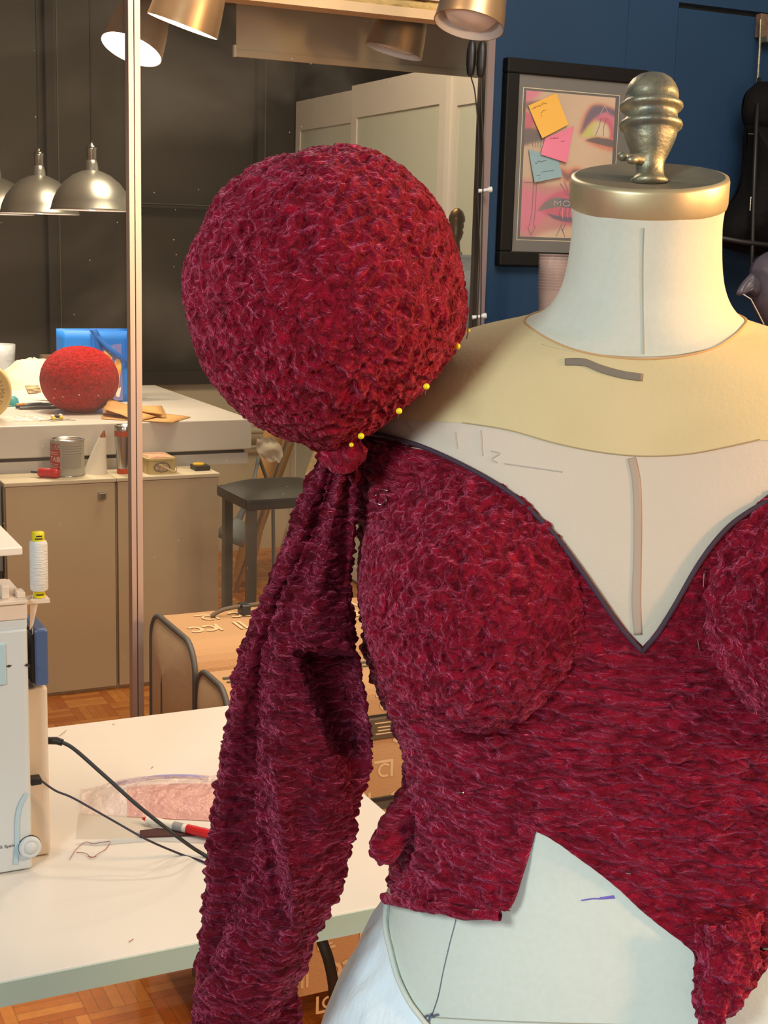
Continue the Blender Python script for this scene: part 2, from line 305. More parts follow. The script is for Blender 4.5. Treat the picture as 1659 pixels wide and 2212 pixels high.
# partition: two dusty see-through panes in place of a mirror, a double upright, side upright and head rail
pm = pane_mat()
MB().box(-1.2, 0.712, WY, WY + 0.006, 0.03, 1.90).build('mirror_pane_1', pm, kind='structure')
MB().box(0.734, 1.452, WY, WY + 0.006, 0.03, 1.90).build('mirror_pane_2', pm, kind='structure')
t = MB(); t.box(0.7115, 0.7208, WY - 0.012, WY + 0.012, 0, 1.90); t.box(0.7228, 0.7335, WY - 0.012, WY + 0.012, 0, 1.90); t.box(0.7208, 0.7228, WY - 0.004, WY + 0.01, 0, 1.90, 1)
t.build('trim_1', [M['silver'], M['black']], kind='structure')
t = MB(); t.box(1.452, 1.456, WY - 0.012, WY + 0.02, 0, 1.90, 1); t.box(1.456, 1.475, WY - 0.006, WY + 0.02, 0, 1.90, 0)
t.build('trim_2', [mat('edge_grey', (120, 106, 108), 0.5), M['steel']], kind='structure')
t = MB(); t.box(-1.2, 1.475, WY - 0.02, WY + 0.03, 1.888, 1.906)
rows = []
for i in range(120):
    X = -0.2 + 1.66 * i / 119; k = 0.004 * nz((X * 22, 0, 0)) + 0.003 * nz((X * 60, 3, 0))
    rows.append([(X, WY - 0.012, 1.906), (X, WY - 0.018 + k, 1.914 + k), (X, WY - 0.012, 1.922 + k * 1.5), (X, WY + 0.01, 1.924)])
t.grid(rows, 1); t.box(-1.2, 1.475, WY - 0.022, WY + 0.02, 1.924, 1.937, 2)
t.build('trim_4', [M['wood_trim'], M['foam'], M['silver']], kind='structure')
t = MB(); t.box(-1.2, 1.475, WY - 0.01, WY + 0.02, 0, 0.03); t.build('trim_5', M['silver'], kind='structure')
# back room, the reflection built as geometry: night windows over a low white wall
BY = 6.12
MB().box(-3, 2.5, BY, BY + 0.1, 0, 0.80).build('wall_back', M['cream'], kind='structure')
MB().box(-3, 2.5, BY + 0.06, BY + 0.1, 0.80, 3.0).build('window_3', M['night'], kind='structure')
t = MB(); t.box(-3, 2.5, BY - 0.03, BY + 0.05, 0.80, 0.86); 
for X in (1.345, 2.30): t.box(X, X + 0.035, BY, BY + 0.06, 0.86, 3.0)
t.box(1.74, 2.5, BY, BY + 0.06, 1.585, 1.60)
t.build('trim_6', M['nightframe'], kind='structure')
t = MB(); t.box(1.39, 1.394, BY - 0.01, BY, 0.86, 3.0); t.box(2.33, 2.334, BY - 0.01, BY, 0.86, 3.0); t.box(1.74, 2.33, BY - 0.008, BY - 0.004, 1.60, 1.603)
t.build('trim_7', mat('bright_edge', (96, 92, 78), 0.5), kind='structure')
MB().box(2.5, 3.3, BY, BY + .1, 0, 3.0).build('wall_back_end', M['nightdark'], kind='structure')
MB().box(3.05, 3.10, WY + .1, BY, 1.5, 3.0).build('wall_side_window', M['nightdark'], kind='structure')
MB().box(3.3, 3.4, -1.5, 6.3, 0, 3.0).build('wall_right', M['cream'], kind='structure')
MB().box(-3.1, -3, -1.5, 6.3, 0, 3.0).build('wall_left', M['cream'], kind='structure')
p = thing('heating_pipe', (1.7, 6.05, 0.55), 'cream painted pipe with a clamp running along the low wall behind the black stool', 'pipe')
MB().tube([(1.2, 6.06, 0.58), (2.45, 6.06, 0.58)], 0.016, 12).build('pipe_run', M['cream'], p)
MB().tube([(1.2, 6.085, 0.50), (2.45, 6.085, 0.50)], 0.007, 8).build('thin_pipe', M['cream'], p)
MB().box(2.07, 2.10, 6.03, 6.12, 0.545, 0.60).build('clamp', M['cream'], p)
# pale wardrobe with sliding doors, receding along the right of the back room
wx = 2.46
wd = thing('sliding_wardrobe', (2.7, 5.0, 0), 'tall pale grey-green wardrobe with framed sliding doors behind the glass, under the roller blind', 'wardrobe')
MB().box(wx + 0.05, 3.0, 2.75, 6.1, 0, 2.08).build('carcass', M['panel'], wd)
for k, (y0, y1, dz) in enumerate(((5.45, 6.11, 0), (4.62, 5.45, 0.012), (3.05, 4.62, 0.0))):
    xx = wx + (0.02 if k % 2 == 0 else 0)
    b_ = MB(); b_.box(xx + 0.006, xx + 0.02, y0 + 0.04, y1 - 0.04, 0.05, 1.98 + dz); b = b_.build('door_panel', M['panel'], wd)
    f_ = MB(); f_.box(xx, xx + 0.024, y0, y0 + 0.05, 0.02, 2.08 + dz); f_.box(xx, xx + 0.024, y1 - 0.05, y1, 0.02, 2.08 + dz); f_.box(xx, xx + 0.024, y0 + 0.05, y1 - 0.05, 1.95 + dz, 2.08 + dz); f_.box(xx, xx + 0.024, y0 + 0.05, y1 - 0.05, 0.02, 0.08)
    f_.build('door_frame', M['panelframe'], b)

# ================================================================== BACK ROOM THINGS (the mirror's reflection, modelled)
def V(*a): return np.array(a, float)
# ---- big white worktable
TX1, TY0, TY1, TZ = 1.668, 4.47, 5.62, 0.85
wt = thing('worktable', (0.9, 5.0, 0), 'large white worktable behind the glass with the small red puff on it', 'table')
MB().box(-0.6, TX1, TY0, TY1, TZ - 0.105, TZ).build('tabletop', M['white'], wt, bevel=0.004)
MB().box(-0.6, TX1 - 0.01, TY0 + 0.012, TY0 + 0.035, TZ - 0.155, TZ - 0.118).build('lower_rail', M['white'], wt)
MB().box(-0.6, TX1 - 0.02, TY0 + 0.02, TY0 + 0.03, TZ - 0.118, TZ - 0.105).build('shadow_gap', M['ink'], wt)
for (x, y) in ((-0.5, TY0 + 0.06), (1.42, TY0 + 0.06), (-0.5, TY1 - 0.1), (1.42, TY1 - 0.1)):
    MB().box(x, x + 0.05, y, y + 0.05, 0, TZ - 0.105).build('leg', M['white'], wt)

# ---- cabinets
CY0, CY1, CZ = 4.28, 4.45, 0.70
def cabinet(x0, x1, label, knob):
    c = thing('cabinet', ((x0 + x1) / 2, (CY0 + CY1) / 2, 0), label, 'cabinet', 'low beige cabinets')
    MB().box(x0, x1, CY0 + 0.018, CY1, 0.0, CZ - 0.012).build('carcass', M['beige'], c)
    MB().box(x0 - 0.002, x1, CY0 - 0.004, CY1, CZ - 0.012, CZ).build('top_board', M['cream'], c, bevel=0.002)
    d = MB(); d.box(x0 + 0.003, x1 - 0.003, CY0, CY0 + 0.017, 0.012, CZ - 0.014); dd = d.build('door', M['beige'], c, bevel=0.0015)
    if knob: MB().box(knob[0] - 0.011, knob[0] + 0.011, CY0 - 0.018, CY0, knob[1] - 0.011, knob[1] + 0.011).build('knob', M['steel'], dd, bevel=0.002)
    return c
q = onY(219, 1070, CY0)
cabinet(0.792, 1.140, 'low beige cabinet with a small square steel knob, under the red and white tin can', (q[0], q[2]))
cabinet(1.143, 1.487, 'plain low beige cabinet right of the knobbed one, under the gold tin box', None)
g = thing('grey_unit', (0.70, 4.4, 0), 'grey-green board at the far left end of the beige cabinets', 'cabinet')
MB().box(0.60, 0.785, 4.30, 4.44, 0.42, 0.69).build('side_board', M['grey'], g)
MB().box(0.60, 0.785, 4.31, 4.44, 0.0, 0.42).build('dark_base', M['darksteel'], g)
# ---- things on the cabinets
def at_cab(px, py): return onZ(px, py, CZ)
p = at_cab(146, 1026); k = thing('tin_can', p, 'white and grey tin can with a red label panel standing on the left cabinet', 'can')
r = 0.0535
MB().lathe([(r, 0), (r, 0.112)], p, n=48).build('body', M['label'], k)
MB().lathe([(r + .0015, 0), (r + .0025, .002), (r + .0015, .004)], p, n=48, caps=False).build('bottom_rim', M['steel'], k)
MB().lathe([(r, .112), (r + .002, .114), (r + .002, .117), (r - .004, .117), (r - .005, .113), (r - .012, .113), (r - .013, .115), (0, .114)], p, n=48).build('lid', M['steel'], k)
def onrad(p, r, ang, z, e=0.0006): return (p[0] + (r + e) * math.sin(ang), p[1] - (r + e) * math.cos(ang), p[2] + z)
A0 = -math.atan2(p[0], p[1]) * 1.0      # the can's face looks at the front room
def patch(mb, p, r, a0, a1, z0, z1, mi, e=0.0006, n=8):
    mb.grid([[onrad(p, r, a0 + (a1 - a0) * i / n, z, e) for i in range(n + 1)] for z in (z0, z1)], mi)
lb = MB(); patch(lb, p, r, A0 - 1.45, A0 - 0.42, 0.024, 0.088, 0)
patch(lb, p, r, A0 - 0.30, A0 + 1.3, 0.0, 0.002, 1)
for txt, z, hh, mi in (('MEC', 0.092, 0.013, 0), ('TA8', 0.05, 0.014, 1)):
    for st in strokes(txt, 0.20 if hh > .012 else 0.16, hh):
        for qd in ribbon2([(a, b_ / 0.053) for a, b_ in st], 0.05):
            lb.poly([onrad(p, r, A0 - 1.18 + u * 1.0, z + v * 0.053, 0.0014) for u, v in qd], mi)
for z in (0.035, 0.04, 0.03, 0.072, 0.078): patch(lb, p, r, A0 - 1.35, A0 - 0.55, z, z + 0.0018, 1, 0.0012)
lb.build('red_label', [M['labelred'], M['paper']], k)
lb = MB()
for z in (0.098, 0.09, 0.082, 0.074): patch(lb, p, r, A0 - 0.3, A0 + 1.0, z, z + 0.0015, 0, 0.0012)
patch(lb, p, r, A0 - 0.3, A0 + 0.9, 0.03, 0.07, 1, 0.001)
lb.build('small_print', [mat('print_grey', (120, 118, 108), 0.7), mat('print_pale', (160, 156, 146), 0.7)], k)
# screwdriver
p0, p1 = at_cab(76, 1030), at_cab(112, 1026)
k = thing('screwdriver', (p0 + p1) / 2, 'red handled screwdriver lying at the left end of the cabinet top', 'screwdriver')
u = (p1 - p0) * 1.6; u[1] = -0.06; u = Vector(u).normalized(); cc = Vector(at_cab(82, 1031)) + Vector((0, 0, .016))
MB().lathe([(.004, 0), (.012, .003), (.016, .012), (.014, .03), (.016, .05), (.015, .062), (.010, .07), (0.004, .072)], cc, u, 12).build('handle', M['red'], k)
MB().lathe([(.0035, -.022), (.0035, 0.002)], cc, u, 8).build('shaft', M['black'], k)
# glue bottle, tapered, leaning cone
p = at_cab(205, 1022); k = thing('glue_bottle', p, 'white tapered glue bottle with a brown tip leaning right on the cabinet', 'bottle')
rows = []
for i in range(14):
    t_ = i / 13; z = 0.118 * t_; hw = 0.030 * (1 - t_) ** .9 + 0.010; cx = p[0] + 0.026 * t_ ** 1.1
    rows.append([(cx + hw * math.cos(a), p[1] + hw * .7 * math.sin(a), p[2] + z) for a in np.linspace(0, 2 * PI, 24, endpoint=False)])
m_ = MB().grid(rows, 0, True); m_.add(rows[0], [list(range(24))[::-1]]); m_.build('body', M['paper'], k)
m_ = MB(); m_.grid([[(p[0] + 0.026 + 0.006 * t_ + (0.0105 * (1 - t_ * .75)) * math.cos(a), p[1] + .0085 * (1 - t_ * .7) * math.sin(a), p[2] + .117 + .02 * t_) for a in np.linspace(0, 2 * PI, 16, endpoint=False)] for t_ in (0, .6, 1)], 0, True)
m_.build('tip', M['brown'], k)
# thermos tumbler
p = at_cab(268, 1022); k = thing('travel_tumbler', p, 'brushed steel travel tumbler with orange bands beside the metal upright', 'tumbler')
MB().lathe([(.0225, .017), (.0235, .04), (.026, .07), (.029, .10), (.0295, .122)], p, n=36).build('body', M['steel'], k)
MB().lathe([(.0225, 0), (.0232, .002), (.0228, .017)], p, n=36).build('base_band', M['orange'], k)
MB().lathe([(.0298, .122), (.0302, .124), (.0302, .140)], p, n=36).build('upper_band', M['orange'], k)
MB().lathe([(.0300, .140), (.0300, .153), (.028, .157), (.024, .158), (.022, .152), (0, .152)], p, n=36).build('lid', M['steel'], k)
# gold tin box with ribbon
pa, pb = at_cab(313, 1022), at_cab(384, 1023)
k = thing('tin_box', (pa + pb) / 2, 'gold tin box with a printed oval, a flowered lid and a folded tape', 'tin box')
x0, x1, y0 = pa[0], pb[0] - 0.004, pa[1] - 0.004; y0 = at_cab(350, 1024)[1]
def rbox(mb, x0, x1, y0, y1, z0, z1, r, mi=0, n=5):
    pts = []
    for (cx, cy, a) in ((x1 - r, y1 - r, 0), (x0 + r, y1 - r, PI / 2), (x0 + r, y0 + r, PI), (x1 - r, y0 + r, 1.5 * PI)):
        for i in range(n + 1): pts.append((cx + r * math.cos(a + PI / 2 * i / n), cy + r * math.sin(a + PI / 2 * i / n)))
    N = len(pts); mb.add([(a, b_, z0) for a, b_ in pts] + [(a, b_, z1) for a, b_ in pts], [tuple(range(N))[::-1], tuple(range(N, 2 * N))] + [(i, (i + 1) % N, (i + 1) % N + N, i + N) for i in range(N)], mi)
    return mb
y1 = 4.445
rbox(MB(), x0, x1, y0, y1, CZ, CZ + .042, .015).build('body', M['tin'], k)
rbox(MB(), x0 - .0015, x1 + .0015, y0 - .0015, y1 + .0015, CZ + .042, CZ + .052, .016).build('lid', M['tin'], k, bevel=.003)
m_ = rbox(MB(), x0 + .008, x1 - .008, y0 + .006, y1 - .008, CZ + .052, CZ + .0535, .012)
m_.build('lid_print', M['tinpink'], k)
m_ = MB(); cx = (x0 + x1) / 2
m_.poly([(cx + .028 * math.cos(a), y0 - .001, CZ + .022 + .017 * math.sin(a)) for a in np.linspace(0, 2 * PI, 28, endpoint=False)], 0)
m_.poly([(cx + .024 * math.cos(a), y0 - .0014, CZ + .022 + .013 * math.sin(a)) for a in np.linspace(0, 2 * PI, 28, endpoint=False)], 1)
m_.build('oval_print', [mat('oval_dark', (110, 104, 84), 0.6), mat('oval_violet', (150, 120, 130), 0.6, rgb2=(196, 170, 120), nscale=120)], k)
tp = MB(); cl = catmull([(cx - .012, y0 - .004, CZ + .032), (cx + .006, y0 - .008, CZ + .024), (cx + .030, y0 - .012, CZ + .010), (cx + .042, y0 - .010, CZ + .008), (cx + .052, y0 + .006, CZ + .014), (cx + .050, y0 + .016, CZ + .022)], 6)
tp.grid([[p_ + V(0, 0, -.004), p_ + V(0, 0, .004)] for p_ in cl]); tp.build('folded_tape', mat('gingham_tape', (226, 206, 160), 0.8, rgb2=(190, 160, 110), nscale=160), k, solid=0.0008)
# black pad with yellow disc
p = at_cab(433, 1014); k = thing('ink_pad', p, 'small black box with a round yellow button on top, right end of the cabinets', 'box')
rbox(MB(), p[0] - .027, p[0] + .025, p[1] - .030, p[1] + .03, CZ, CZ + .015, .004).build('case', M['black'], k)
MB().lathe([(.019, 0), (.020, .002), (.019, .006), (.012, .007), (0, .007)], (p[0] - .006, p[1] + .002, CZ + .015), n=28).build('yellow_button', mat('button_yellow', (236, 190, 20), 0.35), k)

# ---- things on the worktable
def at_tab(px, py): return onZ(px, py, TZ)
# red velvet puff
pc = at_tab(188, 896); k = thing('velvet_puff', pc, 'small bright red crushed velvet puff on the worktable, before the blue bag', 'puff')
R0 = 0.133; rows = []
ce = pc + V(0.0, .10, 0.111)
NU, NV = 170, 110
for i in range(NV + 1):
    ph = PI * (0.10 + 0.90 * i / NV) if True else 0
    row = []
    for j in range(NU):
        th = 2 * PI * j / NU
        rr = 1 + 0.012 * abs(math.cos(th * 4.5)) ; sx = math.sin(ph)
        d = V(math.cos(th) * sx ** .9, math.sin(th) * sx ** .9, -math.cos(ph))
        q_ = d * R0 * rr; q_[2] *= 0.855
        h = 0.0035 * (0.5 - abs(nz((q_[0] * 70, q_[1] * 70, q_[2] * 170 + 5))))
        row.append(ce + q_ + d * h)
    rows.append(row)
ob = MB().grid(rows, 0, True); ob.add(rows[0], [list(range(NU))[::-1]]); ob.build('puff_skin', velv_red, k)
for (px, py) in ((136, 857), (171, 853), (212, 854), (117, 859), (156, 885)):
    dd = ray(px, py); oc = CAM - ce; sc_ = V(1, 1, 1 / .855); a = dd * sc_; b_ = oc * sc_; A = a @ a; B = a @ b_; Cc = b_ @ b_ - (R0 + .002) ** 2; t_ = (-B - math.sqrt(max(0, B * B - A * Cc))) / A
    q_ = CAM + dd * t_
    o = MB().sphere(q_, 0.0028, 10, 6).build('pearl_pin', mat('pearl', (240, 220, 190), 0.3)); tag(o, 'tiny pearl headed pin stuck in the small bright red velvet puff', 'pin', 'pearl pins in the small red puff')
# blue shopping bag
b0 = V(1.165, 5.13, TZ); bg = thing('shopping_bag', (1.29, 5.2, TZ), 'bright blue shopping bag with straps and a food picture behind the red puff', 'bag')
X0, X1, Y0, Y1, ZT = 1.165, 1.43, 5.06, 5.20, TZ + 0.262
m_ = MB()
for (xa, ya, xb, yb) in ((X0, Y0 + .05, X0 + .10, Y0), (X0 + .10, Y0, X1, Y0), (X1, Y0, X1, Y1), (X1, Y1, X0, Y1), (X0, Y1, X0, Y0 + .05)):
    rows = []
    for i in range(9):
        z = TZ + (ZT - TZ) * i / 8; row = []
        for j in range(9):
            t_ = j / 8; q_ = V(xa + (xb - xa) * t_, ya + (yb - ya) * t_, z); q_[1] += .006 * nz((q_[0] * 12, q_[1] * 12, z * 8)) * (i > 0); row.append(q_)
        rows.append(row)
    m_.grid(rows)
m_.build('bag_body', M['bagblue'], bg, solid=0.001)
def strap(pts, name, wv):
    m_ = MB(); m_.grid([[p_ - wv, p_ + wv] for p_ in catmull(pts, 8)]); m_.build(name, M['bagblued'], bg, solid=0.0015)
strap([V(1.285, 5.045, 1.03), V(1.275, 5.04, 1.10), V(1.262, 5.045, 1.118), V(1.30, 5.035, 1.07), V(1.345, 5.03, 1.03), V(1.385, 5.04, 1.0)], 'strap', V(.010, 0, .004))
strap([V(1.395, 5.05, 0.985), V(1.397, 5.045, 1.05), V(1.40, 5.045, 1.105)], 'strap', V(.011, 0, 0))
strap([V(1.285, 5.05, 0.985), V(1.287, 5.045, 1.03), V(1.29, 5.045, 1.07)], 'strap', V(.011, 0, 0))
m_ = MB()
def pq(pts, mi): m_.poly([onY(px, py, 5.044 - .0006 * mi) for px, py in pts], mi)
pq([(212, 770), (222, 748), (262, 742), (266, 865), (216, 865)], 0); pq([(221, 765), (226, 756), (243, 772), (240, 782)], 1); pq([(234, 755), (246, 750), (246, 762), (236, 762)], 2)
pq([(248, 778), (258, 772), (262, 790), (254, 860), (246, 850)], 2); pq([(250, 800), (260, 795), (258, 818), (250, 822)], 1); pq([(250, 842), (262, 836), (258, 858), (252, 856)], 3)
m_.build('printed_picture', [mat('bagpic_violet', (116, 122, 196), 0.5), mat('bagpic_yellow', (232, 186, 60), 0.5, rgb2=(250, 230, 170), nscale=60), mat('bagpic_orange', (236, 150, 60), 0.5, rgb2=(226, 200, 120), nscale=60), mat('bagpic_white', (230, 230, 226), 0.5)], bg)
# brown kraft paper
k = thing('kraft_paper', at_tab(310, 895), 'folded sheets of brown kraft paper lying right of the red puff', 'paper')
m_ = MB()
def sheet(px, lift, n=6):
    """px: 4 corners on the table, lift: heights"""
    c = [at_tab(*p_) + V(0, 0, h) for p_, h in zip(px, lift)]
    rows = []
    for i in range(n + 1):
        u = i / n; a = c[0] * (1 - u) + c[3] * u; b_ = c[1] * (1 - u) + c[2] * u
        rows.append([a * (1 - v) + b_ * v + V(0, 0, .003 * nz((u * 3, v * 3, lift[1] * 50))) for v in np.linspace(0, 1, n + 1)])
    return rows
m_.grid(sheet([(218, 906), (372, 914), (412, 902), (236, 880)], (.002, .002, .002, .004)))
m_.grid(sheet([(222, 900), (360, 906), (350, 884), (224, 893)], (.012, .005, .012, .030)))
m_.build('flat_sheets', M['kraft'], k, solid=0.001)
m_ = MB(); m_.grid(sheet([(224, 902), (300, 912), (352, 902), (236, 893)], (.030, .003, .010, .050)));
m_.build('folded_sheet', M['kraft'], k, solid=0.001)
tb = [V(*(at_tab(232, 886))) + V(0, 0, .040), V(*(at_tab(290, 900))) + V(0, 0, .020), V(*(at_tab(350, 905))) + V(0, 0, .012)]
m_ = MB(); m_.grid([[p_ + V(0, .012 * math.sin(a), .010 * math.cos(a)) for a in np.linspace(-1.3, 2.6, 9)] for p_ in catmull(tb, 6)]); m_.build('rolled_edge', M['kraft'], k, solid=0.001)
# round wooden disc with lettering at the left
dc = onY(-42, 824, 4.62); k = thing('round_box', (dc[0], dc[1], TZ), 'round pale wooden box lid with burnt lettering standing on edge at the left frame side', 'box')
dR = 0.097; dc = V(dc[0], dc[1], TZ + dR)
fx = Vector((0.85, -0.53, 0)).normalized() if False else Vector((0.0, -1.0, 0.0))
fx = Vector((-0.18, -0.98, 0.0)).normalized()
MB().lathe([(dR, -.018), (dR, .012), (dR - .006, .018), (dR - .012, .016), (0, .016)], dc, fx, 64).build('disc', M['wooddisc'], k)
m_ = MB(); rt = Vector((0, 0, 1)).cross(fx).normalized()
for i, ch in enumerate('NIMAR'):
    an = -0.55 + i * 0.26
    for st in strokes(ch, 0.012, 0.014):
        for qd in ribbon2(st, 0.0016):
            pts = []
            for u, v in qd:
                rr = 0.060 + v; aa = an; cs, sn = math.cos(aa), math.sin(aa)
                qx = (rr) * cs + (u - .006) * sn * 1; qz = rr * sn * -1 + (u - .006) * cs
                pts.append(Vector(dc) + rt * qx + Vector((0, 0, qz)) + fx * 0.0168)
            m_.poly(pts)
m_.build('lettering', mat('burnt', (160, 110, 60), 0.8), k)
# crumpled papers, magazine, scissors, teal thing, film scraps, trinket
k = thing('paper_heap', at_tab(90, 850), 'heap of white paper and patterned sheets left of the red puff', 'paper')
m_ = MB(); ctr = V(*onZ(75, 850, TZ))
rows = []
for i in range(22):
    ph = i / 21
    rows.append([(ctr[0] + .02 + (.155 * math.cos(a)) * (1 - ph * .98), ctr[1] + .12 + .14 * math.sin(a) * (1 - ph * .98), TZ + .02 + .105 * (1 - (1 - ph) ** 2.2) + .012 * nz((math.cos(a) * 2 + ph, math.sin(a) * 2, ph * 4))) for a in np.linspace(0, 2 * PI, 36, endpoint=False)])
m_.grid(rows, 0, True); m_.build('crumpled_sheet', M['paper'], k)
m_ = MB(); m_.grid(sheet([(20, 868), (108, 872), (108, 842), (20, 835)], (.006, .012, .05, .03))); m_.grid(sheet([(5, 880), (112, 872), (108, 850), (10, 852)], (.003, .006, .03, .02))); m_.build('loose_sheets', M['paper'], k, solid=.001)
m_ = MB(); m_.grid(sheet([(62, 862), (112, 860), (104, 838), (46, 838)], (.022, .022, .045, .045), 3)); m_.build('printed_page', M['paperprint'], k, solid=.001)
pS = at_tab(60, 884); k = thing('scissors', pS, 'dark handled scissors lying flat on the worktable left of the puff', 'scissors')
m_ = MB(); m_.tube([pS + V(-.04, .01, .008), pS + V(.0, .0, .012), pS + V(.05, .02, .012), pS + V(.10, .05, .008)], [.006, .011, .009, .003], 8); m_.build('handle', mat('scissor_grip', (40, 44, 60), 0.4), k)
m_ = MB(); m_.tube([pS + V(-.03, -.01, .005), pS + V(.03, -.012, .006), pS + V(.13, .0, .004)], [.006, .007, .003], 8); m_.build('blade', M['darksteel'], k)
m_ = MB(); m_.tube([pS + V(-.035, .01, .014), pS + V(-.01, .0, .018)], .006, 8); m_.build('grip_insert', mat('grip_orange', (226, 150, 60), 0.5), k)
pT = at_tab(28, 878); k = MB().lathe([(.026, 0), (.027, .006), (.022, .026), (.012, .034), (0, .036)], pT + V(0, .02, 0), n=24).build('pin_cushion', M['teal']); tag(k, 'teal dome shaped pincushion beside the round wooden lid', 'pincushion')
m_ = MB(); pF = at_tab(60, 906); rows = []
for i in range(20):
    rows.append([pF + V(-.14 + .28 * j / 26, -.045 + .10 * i / 19 - 0.02, .003 + .020 * max(0, nz((j * .35, i * .35, 2)) + .25) * math.sin(PI * i / 19) * math.sin(PI * j / 26)) for j in range(27)])
m_.grid(rows); o = m_.build('plastic_wrap', M['film']); tag(o, 'crumpled clear plastic film on the front edge of the worktable', 'plastic film')
pK = at_tab(122, 909); k = thing('trinket', pK, 'small yellow and dark gold trinket with wires near the worktable edge', 'trinket')
m_ = MB()
for i in range(6): m_.sphere(pK + V(.016 * math.cos(i * 1.3), .012 * math.sin(i * 1.7), .010 + .003 * (i % 3)), .008, 10, 6, i % 3, (1, 1, .7))
m_.build('beads', [mat('bead_yellow', (222, 190, 50), 0.3), mat('bead_dark', (60, 44, 50), 0.3), mat('bead_cream', (236, 226, 200), 0.3)], k)
m_ = MB(); m_.tube([pK + V(-.06, -.01, .003), pK + V(0, 0, .006), pK + V(.06, -.02, .003)], .0012, 5); m_.tube([pK + V(-.02, .0, .005), pK + V(.05, .012, .003)], .0012, 5); m_.build('wire', M['brass'], k)
k = thing('glass_vase', at_tab(24, 838), 'cloudy glass vase at the left back of the worktable', 'vase'); pV = at_tab(24, 850) + V(.02, .32, 0)
MB().lathe([(.05, 0), (.055, .03), (.06, .12), (.062, .165), (.060, .165), (.056, .12), (.05, .01)], pV, n=32, caps=False).build('vase_wall', M['frost'], k)
k = thing('leafy_plant', pV + V(-.12, .12, 0), 'green potted plant mostly outside the left edge of the picture', 'plant')
m_ = MB()
for i in range(26):
    a = random.uniform(-1.2, 1.2); z = random.uniform(.15, .62); c0 = pV + V(-.14 + random.uniform(-.05, .09), .14 + random.uniform(-.05, .05), z); u = V(math.cos(a), .3, math.sin(a)) * .045; w_ = V(-math.sin(a), .2, math.cos(a)) * .014
    m_.add([c0 - u, c0 - u * .3 + w_, c0 + u * .4 + w_ * .8, c0 + u, c0 + u * .4 - w_ * .8, c0 - u * .3 - w_], [(0, 1, 2, 3, 4, 5)])
m_.build('foliage', M['leaf'], k)
m_ = MB(); m_.lathe([(.05, 0), (.065, .12), (.062, .12)], pV + V(-.14, .14, 0), n=20); m_.build('pot', M['brown'], k)
m_ = MB(); m_.tube([pV + V(-.14, .14, .1), pV + V(-.13, .14, .35), pV + V(-.11, .14, .62)], .006, 6); m_.build('stem', M['leaf'], k)
# small box and leaf behind the puff
pX = at_tab(118, 850) + V(.02, .20, 0); o = MB().box(pX[0] - .02, pX[0] + .06, pX[1], pX[1] + .06, TZ, TZ + .13).build('small_box', mat('box_brown', (120, 92, 74), 0.7)); tag(o, 'small brown carton between the red puff and the blue bag corner', 'box')

# ---- pendant dome lamps over the worktable
def dome_lamp(px, py, Y, label, wpx, lit=True):
    q_ = onY(px, py, Y); dep = Y / ray(px, py)[1]; R = wpx / F * dep / 2
    k = thing('dome_lamp', q_, label, 'pendant lamp', 'dome pendant lamps over the worktable')
    s = R / 0.132
    s0_ = s; sh = MB(); sh.lathe([(.132 * s, 0), (.134 * s, .002), (.131 * s, .006), (.124 * s, 0.0325 * s), (.110 * s, 0.0615 * s), (.088 * s, 0.0893 * s), (.06 * s, 0.1114 * s), (.032 * s, 0.1241 * s), (.022 * s, 0.1264 * s)], q_, n=56, caps=False)
    sh.lathe([(.0215 * s, 0.1241 * s), (.058 * s, 0.1090 * s), (.086 * s, 0.0870 * s), (.108 * s, 0.0592 * s), (.122 * s, 0.0302 * s), (.1295 * s, 0.0046 * s), (.1315 * s, 0)], q_, n=56, caps=False, mi=1)
    sh.build('shade', [M['dome'], M['lampin']], k)
    MB().lathe([(.022 * s, 0.1241 * s), (.020 * s, 0.1450 * s), (.017 * s, 0.1566 * s), (.014 * s, 0.1601 * s)], q_, n=28).build('collar', M['dome'], k)
    MB().lathe([(.014 * s, 0.1578 * s), (.016 * s, 0.1624 * s), (.016 * s, 0.1914 * s), (.018 * s, 0.1972 * s), (.014 * s, 0.2042 * s), (.006 * s, 0.2088 * s), (.006 * s, 0.2158 * s)], q_, n=24).build('socket', M['steel'], k)
    MB().tube([q_ + V(0, 0, .213 * s), V(q_[0], q_[1], 3.0)], 0.003, 6).build('cable', M['black'], k)
    MB().sphere(q_ + V(0, 0, .030 * s), .030 * s, 20, 12).build('bulb', M['bulb'], k)
    light('dome_bulb_light', 'SPOT', q_ + V(0, 0, -0.004), 15, (1.0, 0.80, 0.55), 0.06, q_ + V(0, 0, -1), 125, 0.5)
dome_lamp(199, 455, 4.6, 'rightmost dome pendant lamp beside the metal upright, the nearest of the three', 176)
dome_lamp(86, 462, 5.0, 'middle dome pendant lamp of the three over the worktable', 168)
dome_lamp(-8, 463, 5.45, 'leftmost dome pendant lamp, cut by the picture edge', 160)

